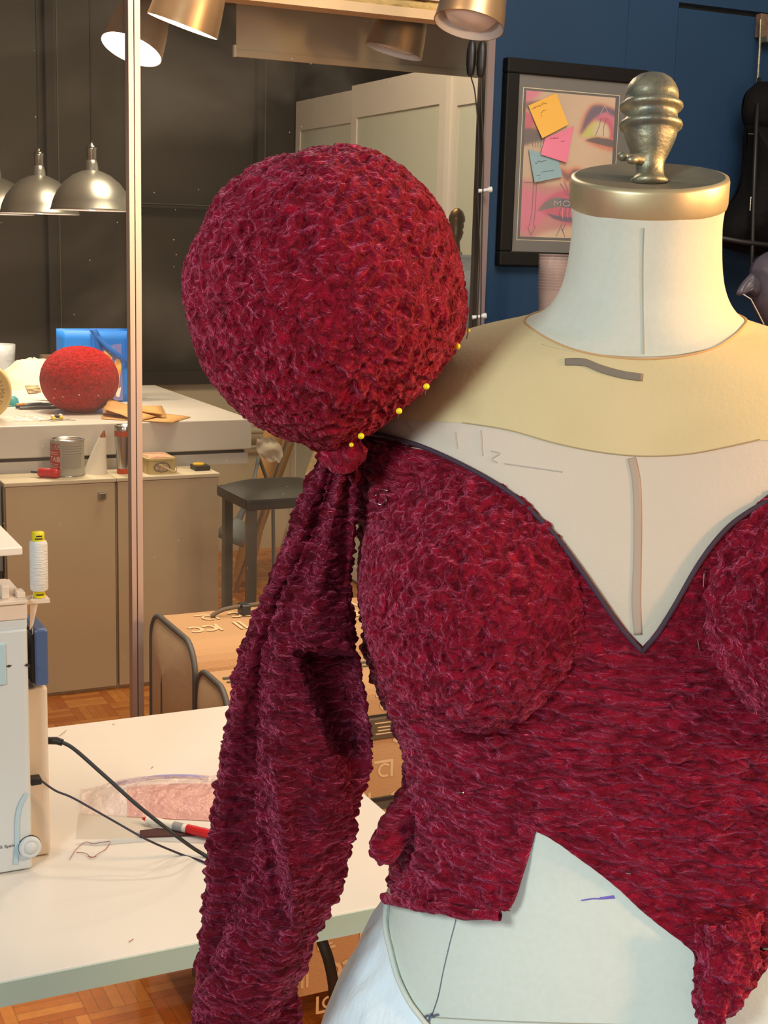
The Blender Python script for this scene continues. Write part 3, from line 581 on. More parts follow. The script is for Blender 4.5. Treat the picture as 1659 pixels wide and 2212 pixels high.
# ---- cone spot lamps
def spot_lamp(pa, pb, Y, axis_px, L, label, lit, energy=0, col=(1, .8, .6)):
    """pa, pb: the two ends of the opening's long axis; axis_px: unit direction in the picture in which the shade runs up"""
    A, B = onY(*pa, Y), onY(*pb, Y); c = (A + B) / 2; R = np.linalg.norm(B - A) / 2
    dep = Y / ray(*pa)[1]
    u = RM @ np.array([axis_px[0], axis_px[1], axis_px[2]]); u /= np.linalg.norm(u)
    k = thing('spot_lamp', c, label, 'spot lamp', 'brushed metal spot lamps')
    prof = [(1.0, 0), (1.0, .01), (.985, .12), (.955, .45), (.90, .9), (.80, 1.35), (.62, 1.75), (.38, 2.0), (.14, 2.12)]
    sh = MB(); sh.lathe([(r * R, z * R) for r, z in prof], c, u, 56, caps=False); sh.lathe([(r * R * .975, z * R) for r, z in prof[::-1]], c, u, 56, mi=1, caps=False)
    sh.lathe([(R * .975, 0), (R, 0)], c, u, 56, caps=False)
    sh.build('shade', [M['lampm'], M['lampin']], k)
    e = c + u * R * 2.1
    MB().tube([e - u * .01, e + u * .03, V(e[0], e[1], e[2] + .12), V(e[0], e[1], 2.6)], .006, 8).build('arm', M['lampm'], k)
    bm = MB(); bc = c + u * R * .45; bm.lathe([(0, -R * .40), (R * .62, -R * .34), (R * .80, -R * .10), (R * .62, R * .5), (R * .3, R * .9)], bc, u, 32)
    bm.build('bulb', M['bulb'] if lit else M['bulboff'], k)
    if energy: light('spot_bulb_light', 'SPOT', c - u * .01, energy, col, R * .6, c - u, 130, 0.6)
    return k
spot_lamp((217, 88), (349, 126), 2.80, (0.30, -1.0, 0.17), 0.2, 'lit spot lamp glowing behind the metal upright', True, 4)
spot_lamp((320, 27), (467, 86), 2.28, (0.37, -1.0, -0.235), 0.2, 'lit spot lamp at the top edge right of the metal upright', True, 2.5)
spot_lamp((793, 98), (906, 126), 2.78, (0.28, -1.0, -0.17), 0.2, 'unlit spot lamp hanging in front of the roller blind', False)
spot_lamp((946, 34), (1078, 74), 2.25, (0.20, -1.0, 0.06), 0.2, 'unlit spot lamp with a white inside above the two black cord switches', False)
# ---- roller blind
BYy = 3.05
a, b_ = onY(511, 10, BYy), onY(1060, 165, BYy); zt = 2.06
zb0, zb1 = onY(511, 122, BYy)[2], onY(1022, 160, BYy)[2]
k = thing('roller_blind', ((a[0] + b_[0]) / 2, BYy, zb0), 'beige roller blind pulled a little way down behind the glass', 'blind')
MB().box(a[0], b_[0], BYy, BYy + .002, min(zb0, zb1) + .012, zt).build('cloth', M['blind'], k)
MB().box(a[0] - .001, b_[0], BYy - .003, BYy + .005, min(zb0, zb1), min(zb0, zb1) + .014).build('hem_bar', M['blind'], k)
MB().box(a[0] - .006, a[0] - .001, BYy - .004, BYy + .006, min(zb0, zb1) - .001, min(zb0, zb1) + .024).build('end_cap', M['paper'], k)
MB().tube([(a[0], BYy + .02, zt), (b_[0], BYy + .02, zt)], .022, 16).build('roller', M['blind'], k)
# ---- the two cords with inline switches
for i, (sx, label) in enumerate(((1018, 'black cord with an inline switch, the left one of two by the glass edge'), (1040, 'black cord with an inline switch, the right one of two by the glass edge'))):
    Yc = 2.46 - .02 * i
    k = thing('lamp_cord', onY(sx, 300, Yc), label, 'cord', 'switched lamp cords')
    if i == 0: pp = [(1016, -40), (1016, 90), (1017, 160), (1026, 200), (1034, 300), (1032, 420), (1036, 560), (1030, 700), (1020, 900)]
    else: pp = [(1038, -40), (1039, 90), (1040, 160), (1040, 230), (1044, 320), (1043, 420), (1040, 560), (1038, 700), (1030, 900)]
    MB().tube([onY(*p_, Yc) for p_ in catmull([V(*p_) for p_ in pp], 6)], .0014, 8).build('cable', M['cordm'], k)
    c = onY(sx, 125 + i * 2, Yc)
    MB().lathe([(.004, -.034), (.007, -.030), (.0095, -.012), (.0095, .012), (.007, .028), (.003, .034)], c, (0.02, 0, 1), 16).build('switch', M['black'], k)
for n_, (px, py) in enumerate(((1046, 411), (1034, 684))):
    q_ = onY(px, py, WY - .03); o = MB().lathe([(.0045, -.014), (.0035, -.005), (.0035, .006), (.006, .010), (.006, .016)], q_, (1, -.3, .15), 12).build('screw_clip', M['plastic'])
    tag(o, ('upper' if n_ == 0 else 'lower') + ' small white clip on the glass edge beside the blue wall', 'clip', 'white clips')

# ---- black stool
k = thing('stool', (1.47, 3.72, 0), 'tall stool with a black vinyl seat right of the beige cabinets', 'stool')
_c0 = onZ(532, 1105, .688); _c1 = onZ(482, 1045, .72)
sx0, sy0, sy1 = _c0[0], _c0[1], _c1[1] - .02; sx1 = sx0 + .31
m_ = MB(); N = 10
rows = []
for i in range(N + 1):
    rows.append([(sx0 + (sx1 - sx0) * j / N, sy0 + (sy1 - sy0) * i / N, 0.72 + .028 * (1 - (2 * i / N - 1) ** 4) * (1 - (2 * j / N - 1) ** 4) ** 1 - .0) for j in range(N + 1)])
m_.grid(rows); m_.box(sx0, sx1, sy0, sy1, .688, .722); m_.build('seat', M['stoolseat'], k, bevel=.008)
for (x, y) in ((sx0 + .012, sy0 + .012), (sx1 - .047, sy0 + .012), (sx0 + .012, sy1 - .047), (sx1 - .047, sy1 - .047)):
    MB().box(x, x + .026, y, y + .026, 0, .689).build('leg', M['stoolleg'], k)
for (xa, xb, ya, yb) in ((sx0 + .04, sx1 - .04, sy0 + .02, sy0 + .04), (sx0 + .04, sx1 - .04, sy1 - .04, sy1 - .02), (sx0 + .02, sx0 + .04, sy0 + .04, sy1 - .04), (sx1 - .04, sx1 - .02, sy0 + .04, sy1 - .04)):
    MB().box(xa, xb, ya, yb, .20, .222).build('stretcher', M['stoolleg'], k)
# ---- floor lamp lying behind the stool, pole, rolls
c = onY(509, 1138, 4.45); k = thing('desk_lamp', (c[0], 4.45, 0), 'grey metal lamp head hanging low behind the black stool', 'lamp')
ax = Vector((0.42, 0, .9)).normalized()
MB().lathe([(.052, -.055), (.050, -.03), (.040, .0), (.022, .022), (.013, .03)], c, ax, 28, caps=False).build('shade', M['grey'], k, solid=.002)
e = Vector(c) + ax * .03; MB().tube([e, e + ax * .05, e + ax * .11], [.012, .010, .009], 12).build('neck', M['grey'], k)
MB().tube([e + ax * .11, e + Vector((.10, .08, .20)), (1.80, 4.60, .55), (1.82, 4.62, .02)], .007, 8).build('arm', M['grey'], k)
def roll(p0, p1, r, name, m, label, cat, n=20):
    o = MB().tube([p0, p0 + (p1 - p0) * .5, p1], r, n).build(name, m); return tag(o, label, cat)
f = onZ(545, 1165, 0)
roll(V(1.93, 5.35, .0), V(2.12, 5.1, .86), .011, 'metal_pole', M['steel'], 'thin shiny metal pole leaning beside the worktable end', 'pole')
roll(V(2.0, 5.45, .04), V(2.10, 5.3, .80), .042, 'paper_roll', M['kraft'], 'brown paper roll leaning directly behind the thin metal pole', 'paper roll')
roll(V(2.1, 5.72, .04), V(2.28, 5.5, .80), .036, 'pattern_roll', mat('tan_roll', (190, 150, 90), 0.7), 'tan paper roll leaning rightmost, against the pale wardrobe', 'paper roll')
o = MB()
rows = []
pA, pB = V(2.02, 5.1, .05), V(2.19, 5.0, .66)
for i in range(26):
    t_ = i / 25; c = pA * (1 - t_) + pB * t_; rows.append([c + V(math.cos(a), math.sin(a) * .8, .1 * math.cos(a)) * (.060 + .010 * nz((math.cos(a) * 1.5, math.sin(a) * 1.5, t_ * 5))) for a in np.linspace(0, 2 * PI, 28, endpoint=False)])
o.grid(rows, 0, True); o.add(rows[0], [list(range(28))[::-1]]); o = o.build('wrapped_roll', mat('wrap_film', (206, 190, 160), 0.15, spec=.9, bump=.7, bscale=22, rgb2=(180, 156, 112), nscale=14)); tag(o, 'fat roll wrapped in shiny clear plastic behind the stool legs', 'roll')
o = MB(); rows = []
for i in range(14):
    t_ = i / 13; c = V(2.02, 5.0, .985 - .20 * t_) + V(.0, 0, 0); c = onY(572 + 22 * t_, 946 + 52 * t_, 4.49); w_ = .02 + .028 * math.sin(PI * min(1, t_ * .9 + .1))
    rows.append([c + V(s_ * w_, .012 * nz((t_ * 3, s_ * 2, 0)), .01 * nz((s_ * 2, t_ * 4, 5))) for s_ in np.linspace(-1, 1, 9)])
o.grid(rows); o = o.build('plastic_bag_scrap', mat('scrap_white', (226, 214, 190), 0.5)); o.location = o.location; tag(o, 'white plastic scrap drooping off the right end of the worktable', 'plastic bag')
# ---- second dress form, wrapped in plastic, seen at the glass edge
fc = onY(986, 500, 3.42); k = thing('wrapped_dress_form', (fc[0], fc[1], 0), 'distant dress form draped in clear plastic at the right end of the glass', 'dress form')
MB().lathe([(.009, -.055), (.013, -.045), (.012, -.035), (.010, -.02), (.016, -.008), (.020, .006), (.017, .012), (.021, .022), (.019, .03), (.023, .036), (.022, .048), (.016, .062), (.006, .07), (0, .071)], fc - V(0, 0, .008), n=28).build('finial', mat('bronze', (112, 88, 54), 0.4, 0.8), k)
MB().lathe([(.055, -.05), (.055, 0), (.02, .004), (.018, .02)], fc - V(0, 0, .075), n=32).build('neck', M['muslin'], k)
rows = []
for i in range(22):
    t_ = i / 21; z = fc[2] - .07 - .6 * t_; a_ = .056 + .14 * sstep(t_ * 7) - .03 * sstep((t_ - .3) * 3) + .04 * sstep((t_ - .7) * 4); bb = .05 + .06 * sstep(t_ * 5)
    rows.append([(fc[0] + a_ * math.cos(a), fc[1] + bb * math.sin(a), z) for a in np.linspace(0, 2 * PI, 36, endpoint=False)])
m_ = MB().grid(rows[::-1], 0, True); m_.build('torso', M['muslin'], k)
rows2 = [[(p_[0] + (p_[0] - fc[0]) * .10 + .006 * nz((p_[0] * 30, p_[1] * 30, p_[2] * 5)), p_[1] + (p_[1] - fc[1]) * .14, p_[2] + .008) for p_ in r_] for r_ in rows[:12]]
MB().grid(rows2[::-1], 0, True).build('plastic_cover', M['frost'], k)
MB().tube([(fc[0], fc[1], fc[2] - .7), (fc[0], fc[1], .02)], .018, 12).build('stand_pole', M['darksteel'], k)
MB().lathe([(.2, 0), (.2, .012), (.03, .03)], (fc[0], fc[1], 0), n=32).build('stand_base', M['darksteel'], k)

# ================================================================== FRONT ROOM THINGS
# ---- framed print on the blue wall
k = thing('framed_print', (1.67, WY, 1.417), 'black framed print of a made-up face with three sticky notes on the blue wall', 'picture')
fx0, fx1, fz0, fz1 = 1.497, 1.845, 1.414, 1.832
D_ = WY - 0.022
m_ = MB(); wv = .030
m_.box(fx0, fx1, D_, WY, fz1 - wv, fz1); m_.box(fx0, fx1, D_, WY, fz0, fz0 + wv); m_.box(fx0, fx0 + wv, D_, WY, fz0 + wv, fz1 - wv); m_.box(fx1 - wv, fx1, D_, WY, fz0 + wv, fz1 - wv)
m_.build('frame', M['frame'], k, bevel=.003)
MB().box(fx0 + wv, fx1 - wv, WY - .012, WY - .001, fz0 + wv, fz1 - wv).build('mat_board', M['matte'], k)
PYP = WY - .0125
# picture area in its own frame: u to the right, v down, both 0..1
pl0, pl1 = onY(1137, 195, PYP), onY(1330, 206, PYP); pb0 = onY(1125, 511, PYP)
pu0, pu1, pz1, pz0 = pl0[0], pl1[0], pl0[2], pb0[2]
def uv(px, py):   # from the print's own corner coordinates
    return px, py
def pp(u, v, e): return (pu0 + (pu1 - pu0) * u, PYP - e, pz1 + (pz0 - pz1) * v)
m_ = MB()
m_.poly([pp(-.035, -.02, .0), pp(1.05, -.02, 0), pp(1.05, 1.025, 0), pp(-.035, 1.025, 0)], 0)
m_.poly([pp(-.028, -.015, .0002), pp(1.043, -.015, .0002), pp(1.043, 1.02, .0002), pp(-.028, 1.02, .0002)], 1)
m_.build('gold_line', [mat('gold_line', (190, 176, 140), 0.5), M['frame']], k)
def colmat(n_, c_): return mat('print_' + n_, c_, 0.45)
cols = [colmat('skin', (222, 192, 160)), colmat('pink', (226, 112, 150)), colmat('hot', (206, 60, 110)), colmat('dark', (52, 30, 48)), colmat('orange', (230, 120, 60)), colmat('violet', (60, 36, 96)), colmat('green', (206, 206, 90)), colmat('pale', (234, 214, 190)), colmat('grey', (96, 92, 100)), colmat('maroon', (110, 24, 50)), colmat('rose', (196, 130, 130))]
m_ = MB()
LAY = []
def pg(pts, mi, e, smooth=True): LAY.append(([tuple(p_) for p_ in catmull([V(*p_) for p_ in pts] + [V(*pts[0])], 5)[:-1]], mi, e))
pg([(0, .60), (.18, .62), (.3, .64), (.55, .62), (.75, .68), (.8, .8), (.7, .9), (.5, .93), (.25, .97), (0, 1.02)], 10, .0006)
pg([(-.02, .66), (.12, .68), (.28, .70), (.5, .66), (.68, .72), (.6, .86), (.3, .85), (.2, .92), (-.02, .95)], 1, .0007)
pg([(0, 0), (.16, 0), (.1, .05), (0, .09)], 1, .0006); pg([(-.02, .08), (.2, .06), (.26, .10), (.1, .13), (-.02, .12)], 9, .0007)
pg([(-.02, .15), (.1, .17), (.12, .24), (.2, .28), (.1, .33), (-.02, .36)], 4, .0006); pg([(-.02, .13), (.07, .16), (.1, .22), (.04, .26), (-.02, .26)], 2, .0008); pg([(-.02, .26), (.1, .25), (.2, .29), (.24, .33), (.1, .35), (-.02, .37)], 3, .0009)
# right brow, lid, eye
pg([(.60, .27), (.63, .17), (.70, .08), (.80, .05), (.92, .06), (1.02, .10), (1.02, .16), (.92, .12), (.82, .14), (.74, .2), (.66, .28)], 4, .0006)
pg([(.62, .26), (.66, .16), (.73, .075), (.84, .06), (1.02, .09), (1.02, .14), (.9, .105), (.80, .14), (.72, .19), (.64, .27)], 5, .0008)
pg([(.76, .10), (.9, .08), (1.02, .13), (1.02, .30), (.94, .30), (.96, .22), (.88, .17), (.78, .17)], 1, .0007); pg([(.80, .15), (.9, .14), (.98, .18), (1.02, .30), (.96, .29), (.92, .2), (.86, .18)], 2, .0009)
pg([(.62, .285), (.70, .22), (.78, .18), (.88, .18), (.95, .22), (.95, .28), (.85, .28), (.75, .29)], 6, .0008); pg([(.76, .26), (.80, .19), (.88, .18), (.94, .22), (.94, .28), (.84, .28)], 7, .0009)
pg([(.66, .31), (.80, .28), (.95, .285), (1.02, .30), (1.02, .37), (.92, .37), (.78, .345)], 4, .0009); pg([(.68, .31), (.80, .285), (1.02, .30), (1.02, .345), (.92, .34), (.78, .325)], 3, .0011)
# nose
pg([(.42, .50), (.50, .52), (.58, .50), (.66, .51), (.70, .55), (.66, .60), (.5, .61), (.42, .57)], 4, .0006); pg([(.42, .51), (.5, .55), (.56, .52), (.63, .52), (.66, .555), (.58, .57), (.5, .6), (.44, .56)], 9, .0008); pg([(.55, .53), (.61, .52), (.64, .55), (.58, .57)], 3, .0010)
# lips
pg([(.18, .81), (.28, .73), (.40, .68), (.52, .66), (.64, .68), (.8, .76), (.86, .81), (.7, .90), (.5, .90), (.35, .86)], 2, .0009)
pg([(.18, .82), (.26, .755), (.36, .72), (.5, .725), (.62, .74), (.84, .81), (.6, .79), (.42, .785), (.3, .80)], 8, .0011); pg([(.42, .73), (.52, .725), (.62, .74), (.72, .77), (.6, .785), (.44, .78)], 5, .0012)
pg([(.28, .83), (.36, .84), (.5, .85), (.66, .85), (.6, .885), (.48, .885), (.36, .865)], 5, .0011)
PRGB = [(216, 184, 150), (222, 96, 140), (206, 36, 96), (44, 22, 40), (226, 104, 50), (56, 30, 92), (206, 210, 80), (230, 206, 176), (92, 90, 98), (110, 22, 48), (200, 116, 120)]
NX_, NY_ = 150, 240
uu, vv = np.meshgrid((np.arange(NX_) + .5) / NX_, (np.arange(NY_) + .5) / NY_)
img = np.ones((NY_, NX_, 3)) * np.array(lin(PRGB[0])[:3]); img *= (1 - .10 * np.sin(uu * 5 + vv * 3))[..., None]
def pmask(poly):
    ins = np.zeros(uu.shape, bool); n_ = len(poly)
    for i in range(n_):
        x1, y1 = poly[i]; x2, y2 = poly[(i + 1) % n_]
        if y1 == y2: continue
        c_ = ((y1 > vv) != (y2 > vv)) & (uu < (x2 - x1) * (vv - y1) / (y2 - y1) + x1); ins ^= c_
    return ins.astype(float)
def blur(m__, r):
    k_ = np.exp(-(np.arange(-3 * r, 3 * r + 1) / r) ** 2); k_ /= k_.sum()
    for ax in (0, 1): m__ = np.apply_along_axis(lambda v_: np.convolve(np.pad(v_, 3 * r, mode='edge'), k_, mode='valid'), ax, m__)
    return m__
for poly_, mi_, e_ in sorted(LAY, key=lambda l: l[2]):
    k_ = blur(pmask(poly_), 5 if e_ < .00065 else 3 if e_ < .00105 else 1)[..., None] * .95; img = img * (1 - k_) + np.array(lin(PRGB[mi_])[:3]) * k_
img = img * .62
vs = [pp(i / NX_, j / NY_, .0004) for j in range(NY_ + 1) for i in range(NX_ + 1)]
fs = [(j * (NX_ + 1) + i, (j + 1) * (NX_ + 1) + i, (j + 1) * (NX_ + 1) + i + 1, j * (NX_ + 1) + i + 1) for j in range(NY_) for i in range(NX_)]
pm_ = bpy.data.materials.new('printed_art'); pm_.use_nodes = True; at_ = pm_.node_tree.nodes.new('ShaderNodeVertexColor'); at_.layer_name = 'ink'; pm_.node_tree.links.new(at_.outputs[0], pm_.node_tree.nodes['Principled BSDF'].inputs['Base Color']); pm_.node_tree.nodes['Principled BSDF'].inputs['Roughness'].default_value = .5
po = MB().add(vs, fs).build('printed_face', pm_, k); ca_l = po.data.color_attributes.new('ink', 'FLOAT_COLOR', 'CORNER')
cl_ = np.ones((len(fs), 4, 4)); cl_[:, :, :3] = img.reshape(-1, 1, 3); ca_l.data.foreach_set('color', cl_.ravel())
def ln(pts, mi, w=.006, e=.0014):
    for qd in ribbon2([((u) * (pu1 - pu0), v * (pz0 - pz1)) for u, v in pts], w * .2): m_.poly([(pu0 + a, PYP - e, pz1 + b_) for a, b_ in qd], mi)
for (u0, v0, u1, v1) in ((.42, .62, .50, .70), (.46, .60, .52, .70), (.52, .60, .53, .71), (.57, .58, .55, .70), (.62, .57, .56, .71), (.66, .55, .57, .71), (.72, .50, .62, .60), (.70, .53, .60, .64)): ln([(u0, v0), ((u0 + u1) / 2 + .01, (v0 + v1) / 2), (u1, v1)], 9)
for u0 in (.44, .5, .54, .6, .65): ln([(u0, .79), (u0 - .015, .83), (u0 + .01, .87)], 3); ln([(u0 + .02, .79), (u0 + .025, .86)], 1, .005)
ln([(.02, .625), (.12, .622), (.12, .82), (.10, .91), (.08, .935), (.12, .985), (.16, .935), (.145, .91), (.155, .82), (.155, .625), (.25, .62)], 9, .006); ln([(.46, .90), (.43, .95), (.40, .99)], 3); ln([(.50, .90), (.47, .95), (.46, .93), (.50, .99)], 3)
ln([(.84, .15), (.83, .20), (.79, .27)], 3); ln([(.91, .14), (.88, .2), (.88, .27)], 9); ln([(.88, .06), (.83, .12)], 7, .005); ln([(.88, .06), (.92, .11)], 7, .005)
for i in range(7): ln([(.72 + i * .035, .32 + .005 * i), (.70 + i * .035, .345 + .005 * i)], 4 if i % 2 else 7, .005)
for i in range(5): ln([(.09 + i * .03, .34), (.095 + i * .028, .38)], 3, .005)
for st in strokes('MOS', .075, .035):
    ln([(.36 + a, .775 - b_) for a, b_ in st], 7, .008, .0018)
m_.build('print_lines', cols, k)
m_ = MB(); m_.box(fx0 + wv, fx1 - wv, WY - .0165, WY - .0155, fz0 + wv, fz1 - wv)
gm = mat('picture_glass', (255, 255, 255), 0.05, alpha=0.06); m_.build('picture_glass', gm, k)
def note(corners, m__, label, lines):
    m2 = MB(); e = WY - .0175; cs = [onY(*c_, e) for c_ in corners]
    rows = [[cs[0] * (1 - u) * (1 - v) + cs[1] * u * (1 - v) + cs[2] * u * v + cs[3] * (1 - u) * v + V(0, -.004 * v * v - (.0004 if v == 0 else 0), 0) for u in np.linspace(0, 1, 6)] for v in np.linspace(0, 1, 6)]
    m2.grid(rows, smooth=False); t_ = thing('sticky_note', (cs[0] + cs[2]) / 2, label, 'sticky note', 'sticky notes on the framed print')
    m2.build('note_sheet', m__, t_, solid=.0003)
    m3 = MB()
    for (pts, w_) in lines:
        P_ = [onY(px, py, e) for px, py in pts]
        for qd in ribbon2([(p_[0], p_[2]) for p_ in P_], w_):
            vs = []
            for a_, b2 in qd: vs.append((a_, e - .0008 - .0045 * max(0, min(1, (cs[0][2] - b2) / .075)) ** 2, b2))
            m3.poly(vs)
    m3.build('handwriting', M['ink'], t_)
random.seed(3)
def scrib(x, y, n, dx, dy, h):
    return [[(x + dx * i + random.uniform(-1, 1), y + dy * i + random.uniform(-h, h)) for i in range(n)], .0007]
note([(1141, 228), (1202, 201), (1226, 269), (1169, 299)], mat('note_orange', (212, 164, 72), 0.7), 'orange sticky note with handwriting, topmost on the framed print', [scrib(1150, 235, 16, 2, -.9, 2.4), scrib(1168, 242, 7, 2, -.7, 2.5), ([(1168, 246), (1169, 252)], .0007)])
note([(1176, 300), (1226, 272), (1241, 282), (1222, 352)] if False else [(1178, 298), (1240, 272), (1223, 352), (1166, 334)], mat('note_pink', (206, 116, 144), 0.7), 'pink sticky note in the middle of the three on the framed print', [scrib(1188, 297, 10, 2, .2, 2.2), scrib(1210, 304, 6, 1.8, .5, 1.6)])
note([(1142, 322), (1170, 316), (1213, 350), (1212, 382)] if False else [(1142, 322), (1206, 342), (1213, 382), (1153, 394)], mat('note_blue', (126, 156, 168), 0.7), 'pale blue sticky note, lowest on the framed print', [scrib(1155, 352, 13, 2, -.5, 2.2), scrib(1168, 372, 14, 2.2, -.3, 1.6), scrib(1158, 379, 5, 1.8, 0, 1.2), scrib(1163, 386, 18, 2.3, -.5, 1.6)])
# ---- stack of clear cups on a small shelf
sh = thing('wall_shelf', (1.55, 2.45, 1.26), 'small blue shelf on the wall behind the dress form shoulder', 'shelf')
MB().box(1.44, 1.75, 2.27, WY - 0.001, 1.262, 1.28).build('shelf_board', M['navy'], sh); MB().box(1.58, 1.60, 2.40, WY - .001, 1.18, 1.262).build('bracket', M['navy'], sh)
cupm = mat('cup_plastic', (236, 214, 212), 0.15, alpha=0.11, spec=1.0)
cx, cy = onY(1196, 620, 2.36)[0], 2.36
def cup(z):
    m2 = MB(); m2.lathe([(.024, 0), (.0262, .02), (.0305, .088), (.0312, .093), (.0328, .0935), (.0330, .0955), (.0315, .0965), (.0302, .0945)], (cx, cy, z), n=40, caps=False); m2.add([(cx + .024 * math.cos(a), cy + .024 * math.sin(a), z + .002) for a in np.linspace(0, 2 * PI, 40, endpoint=False)], [list(range(40))])
    return m2
names = ['clear plastic cup at the very top of the nested stack', 'clear plastic cup nested within the stack by the dress form neck']
c0 = cup(1.281).build('plastic_cup', cupm)
tag(c0, 'clear plastic cup nested inside the tall stack behind the dress form neck', 'cup', 'nested plastic cups')
for i in range(1, 12):
    c1 = c0.copy(); C.objects.link(c1); c1.location.z += 0.0058 * i
# ---- hanging things at the right edge
k = thing('bag_hook', onY(1643, 100, WY - .03), 'worn metal hook plate and rod on the blue door, above the black bag', 'hook')
a = onY(1643, 32, WY); m_ = MB(); m_.box(a[0] - .010, a[0] + .045, WY - .014, WY + .004, a[2] - .05, a[2] + .001); m_.build('hook_plate', mat('worn_plate', (120, 96, 78), 0.5, noise_amt=.4, nscale=60), k, bevel=.002)
m_ = MB(); m_.tube([onY(1643, 42, WY - .022), onY(1641, 100, WY - .024), onY(1637, 165, WY - .026), onY(1636, 178, WY - .026)], .0028, 8); m_.build('rod', M['brass'], k)
m_ = MB(); q_ = onY(1655, 85, WY - .02); m_.box(q_[0] - .006, q_[0] + .04, WY - .03, WY - .005, q_[2] - .006, q_[2] + .006); m_.build('latch', M['brass'], k)
def blobpoly(name, pts, Y, th, m__, parent, n=44, mi=0):
    """a soft solid with the given outline, thick in the middle"""
    P_ = catmull([V(*p_) for p_ in pts] + [V(*pts[0])], 6)[:-1]; W_ = [onY(a_[0], a_[1], Y) for a_ in P_]; c = sum(W_) / len(W_); rows = []
    for i in range(10):
        t_ = i / 9 * PI / 2; rows.append([c + (w_ - c) * math.cos(t_) + V(0, -th * math.sin(t_), 0) + V(0, 0.004 * nz(w_ * 20 + V(0, i, 0)), 0) for w_ in W_])
    back = [[V(q2[0], Y + (Y - q2[1]) * .5, q2[2]) for q2 in r_] for r_ in rows]
    m2 = MB().grid(rows, 0, True); m2.grid(back, 0, True, flip=True); return m2.build(name, m__, parent)
k = thing('black_bag', onY(1620, 560, 2.45), 'black coat and bag hanging from the hook at the right edge of the picture', 'bag')
blobpoly('hood', [(1640, 176), (1612, 200), (1604, 235), (1607, 262), (1618, 282), (1640, 292), (1720, 300), (1740, 220), (1700, 180)], 2.50, .05, M['bagblack'], k)
blobpoly('body', [(1614, 270), (1612, 330), (1606, 375), (1590, 420), (1566, 458), (1550, 492), (1556, 530), (1600, 545), (1700, 560), (1800, 540), (1780, 420), (1700, 290)], 2.48, .08, M['bagblack'], k)
m_ = MB(); m_.tube([onY(1545, 512, 2.44), onY(1600, 522, 2.40), onY(1700, 535, 2.40)], .006, 8); m_.tube([onY(1640, 170, 2.52), onY(1634, 260, 2.44), onY(1628, 420, 2.40), onY(1622, 640, 2.40)], .0045, 8); m_.build('strap', mat('bag_strap_black', (14, 13, 14), 0.5), k)
MB().tube([onY(1616, 289, 2.45), onY(1634, 290, 2.45)], .0012, 6).build('metal_clip', M['steel'], k); MB().tube([onY(1622, 425, 2.392), onY(1620, 455, 2.392)], .0014, 6).build('metal_clip', M['steel'], k)
k = thing('grey_sack', onY(1640, 680, 2.35), 'shiny grey sack with a tail hanging low at the right picture edge', 'bag')
blobpoly('sack', [(1624, 580), (1638, 556), (1680, 540), (1760, 560), (1780, 640), (1740, 720), (1670, 720), (1634, 680), (1622, 640)], 2.36, .07, M['bagpurple'], k)
blobpoly('tail', [(1622, 590), (1606, 606), (1590, 630), (1594, 640), (1612, 634), (1632, 640), (1640, 610)], 2.34, .02, M['bagpurple'], k)
m_ = MB(); m_.tube([onY(1606, 636, 2.30), onY(1622, 646, 2.30), onY(1638, 676, 2.30), onY(1650, 700, 2.30)], .0012, 6); m_.build('drawstring', M['paper'], k)

# ---- suitcase behind the sewing table
k = thing('suitcase', (1.03, 2.3, 0), 'tan patterned cloth suitcase with dark piping standing between sewing table and glass', 'suitcase')
SX0, SX1, SZ = 0.742, 1.32, 0.745
def shell(y0, y1, z0, z1, r, x0=SX0, x1=SX1):
    """a case shell with rounded top front and back edges: outline in the y-z plane"""
    pts = [(y0, z0), (y1, z0)]
    pts += [(y1 - r + r * math.cos(a), z1 - r + r * math.sin(a)) for a in np.linspace(0, PI / 2, 8)]
    pts += [(y0 + r + r * math.cos(a), z1 - r + r * math.sin(a)) for a in np.linspace(PI / 2, PI, 8)]
    return pts
def shellmesh(pts, x0, x1, dome=.02):
    m2 = MB(); N = len(pts); cyy = sum(p_[0] for p_ in pts) / N; czz = sum(p_[1] for p_ in pts) / N
    m2.add([(x0, y, z) for y, z in pts] + [(x1, y, z) for y, z in pts], [(i, (i + 1) % N, (i + 1) % N + N, i + N) for i in range(N)], 0)
    for xs, sg in ((x0, -1), (x1, 1)):
        rows = [[(xs + sg * dome * math.sin(t_ * PI / 2), cyy + (y - cyy) * (1 - t_), czz + (z - czz) * (1 - t_)) for y, z in pts] for t_ in (0, .12, .3, .6, 1)]
        m2.grid(rows, 1, True, flip=sg > 0)
    return m2
main = shell(2.262, 2.53, 0.115, SZ, .055); front = shell(2.10, 2.258, 0.125, SZ - .035, .045)
shellmesh(main, SX0, SX1).build('main_body', [M['suit'], M['suitside']], k)
shellmesh(front, SX0 + .004, SX1 - .004).build('front_pocket', [M['suit'], M['suitside']], k)
def path3(pts, x): return [(x, y, z) for y, z in pts]
for pts, x, nm in ((main, SX0, 'piping'), (front, SX0 + .004, 'piping'), (main, SX1, 'piping'), (front, SX1 - .004, 'piping')):
    MB().tube(path3([pts[i] for i in list(range(1, len(pts))) + [0]], x), .0055, 8).build(nm, M['suitpipe'], k)
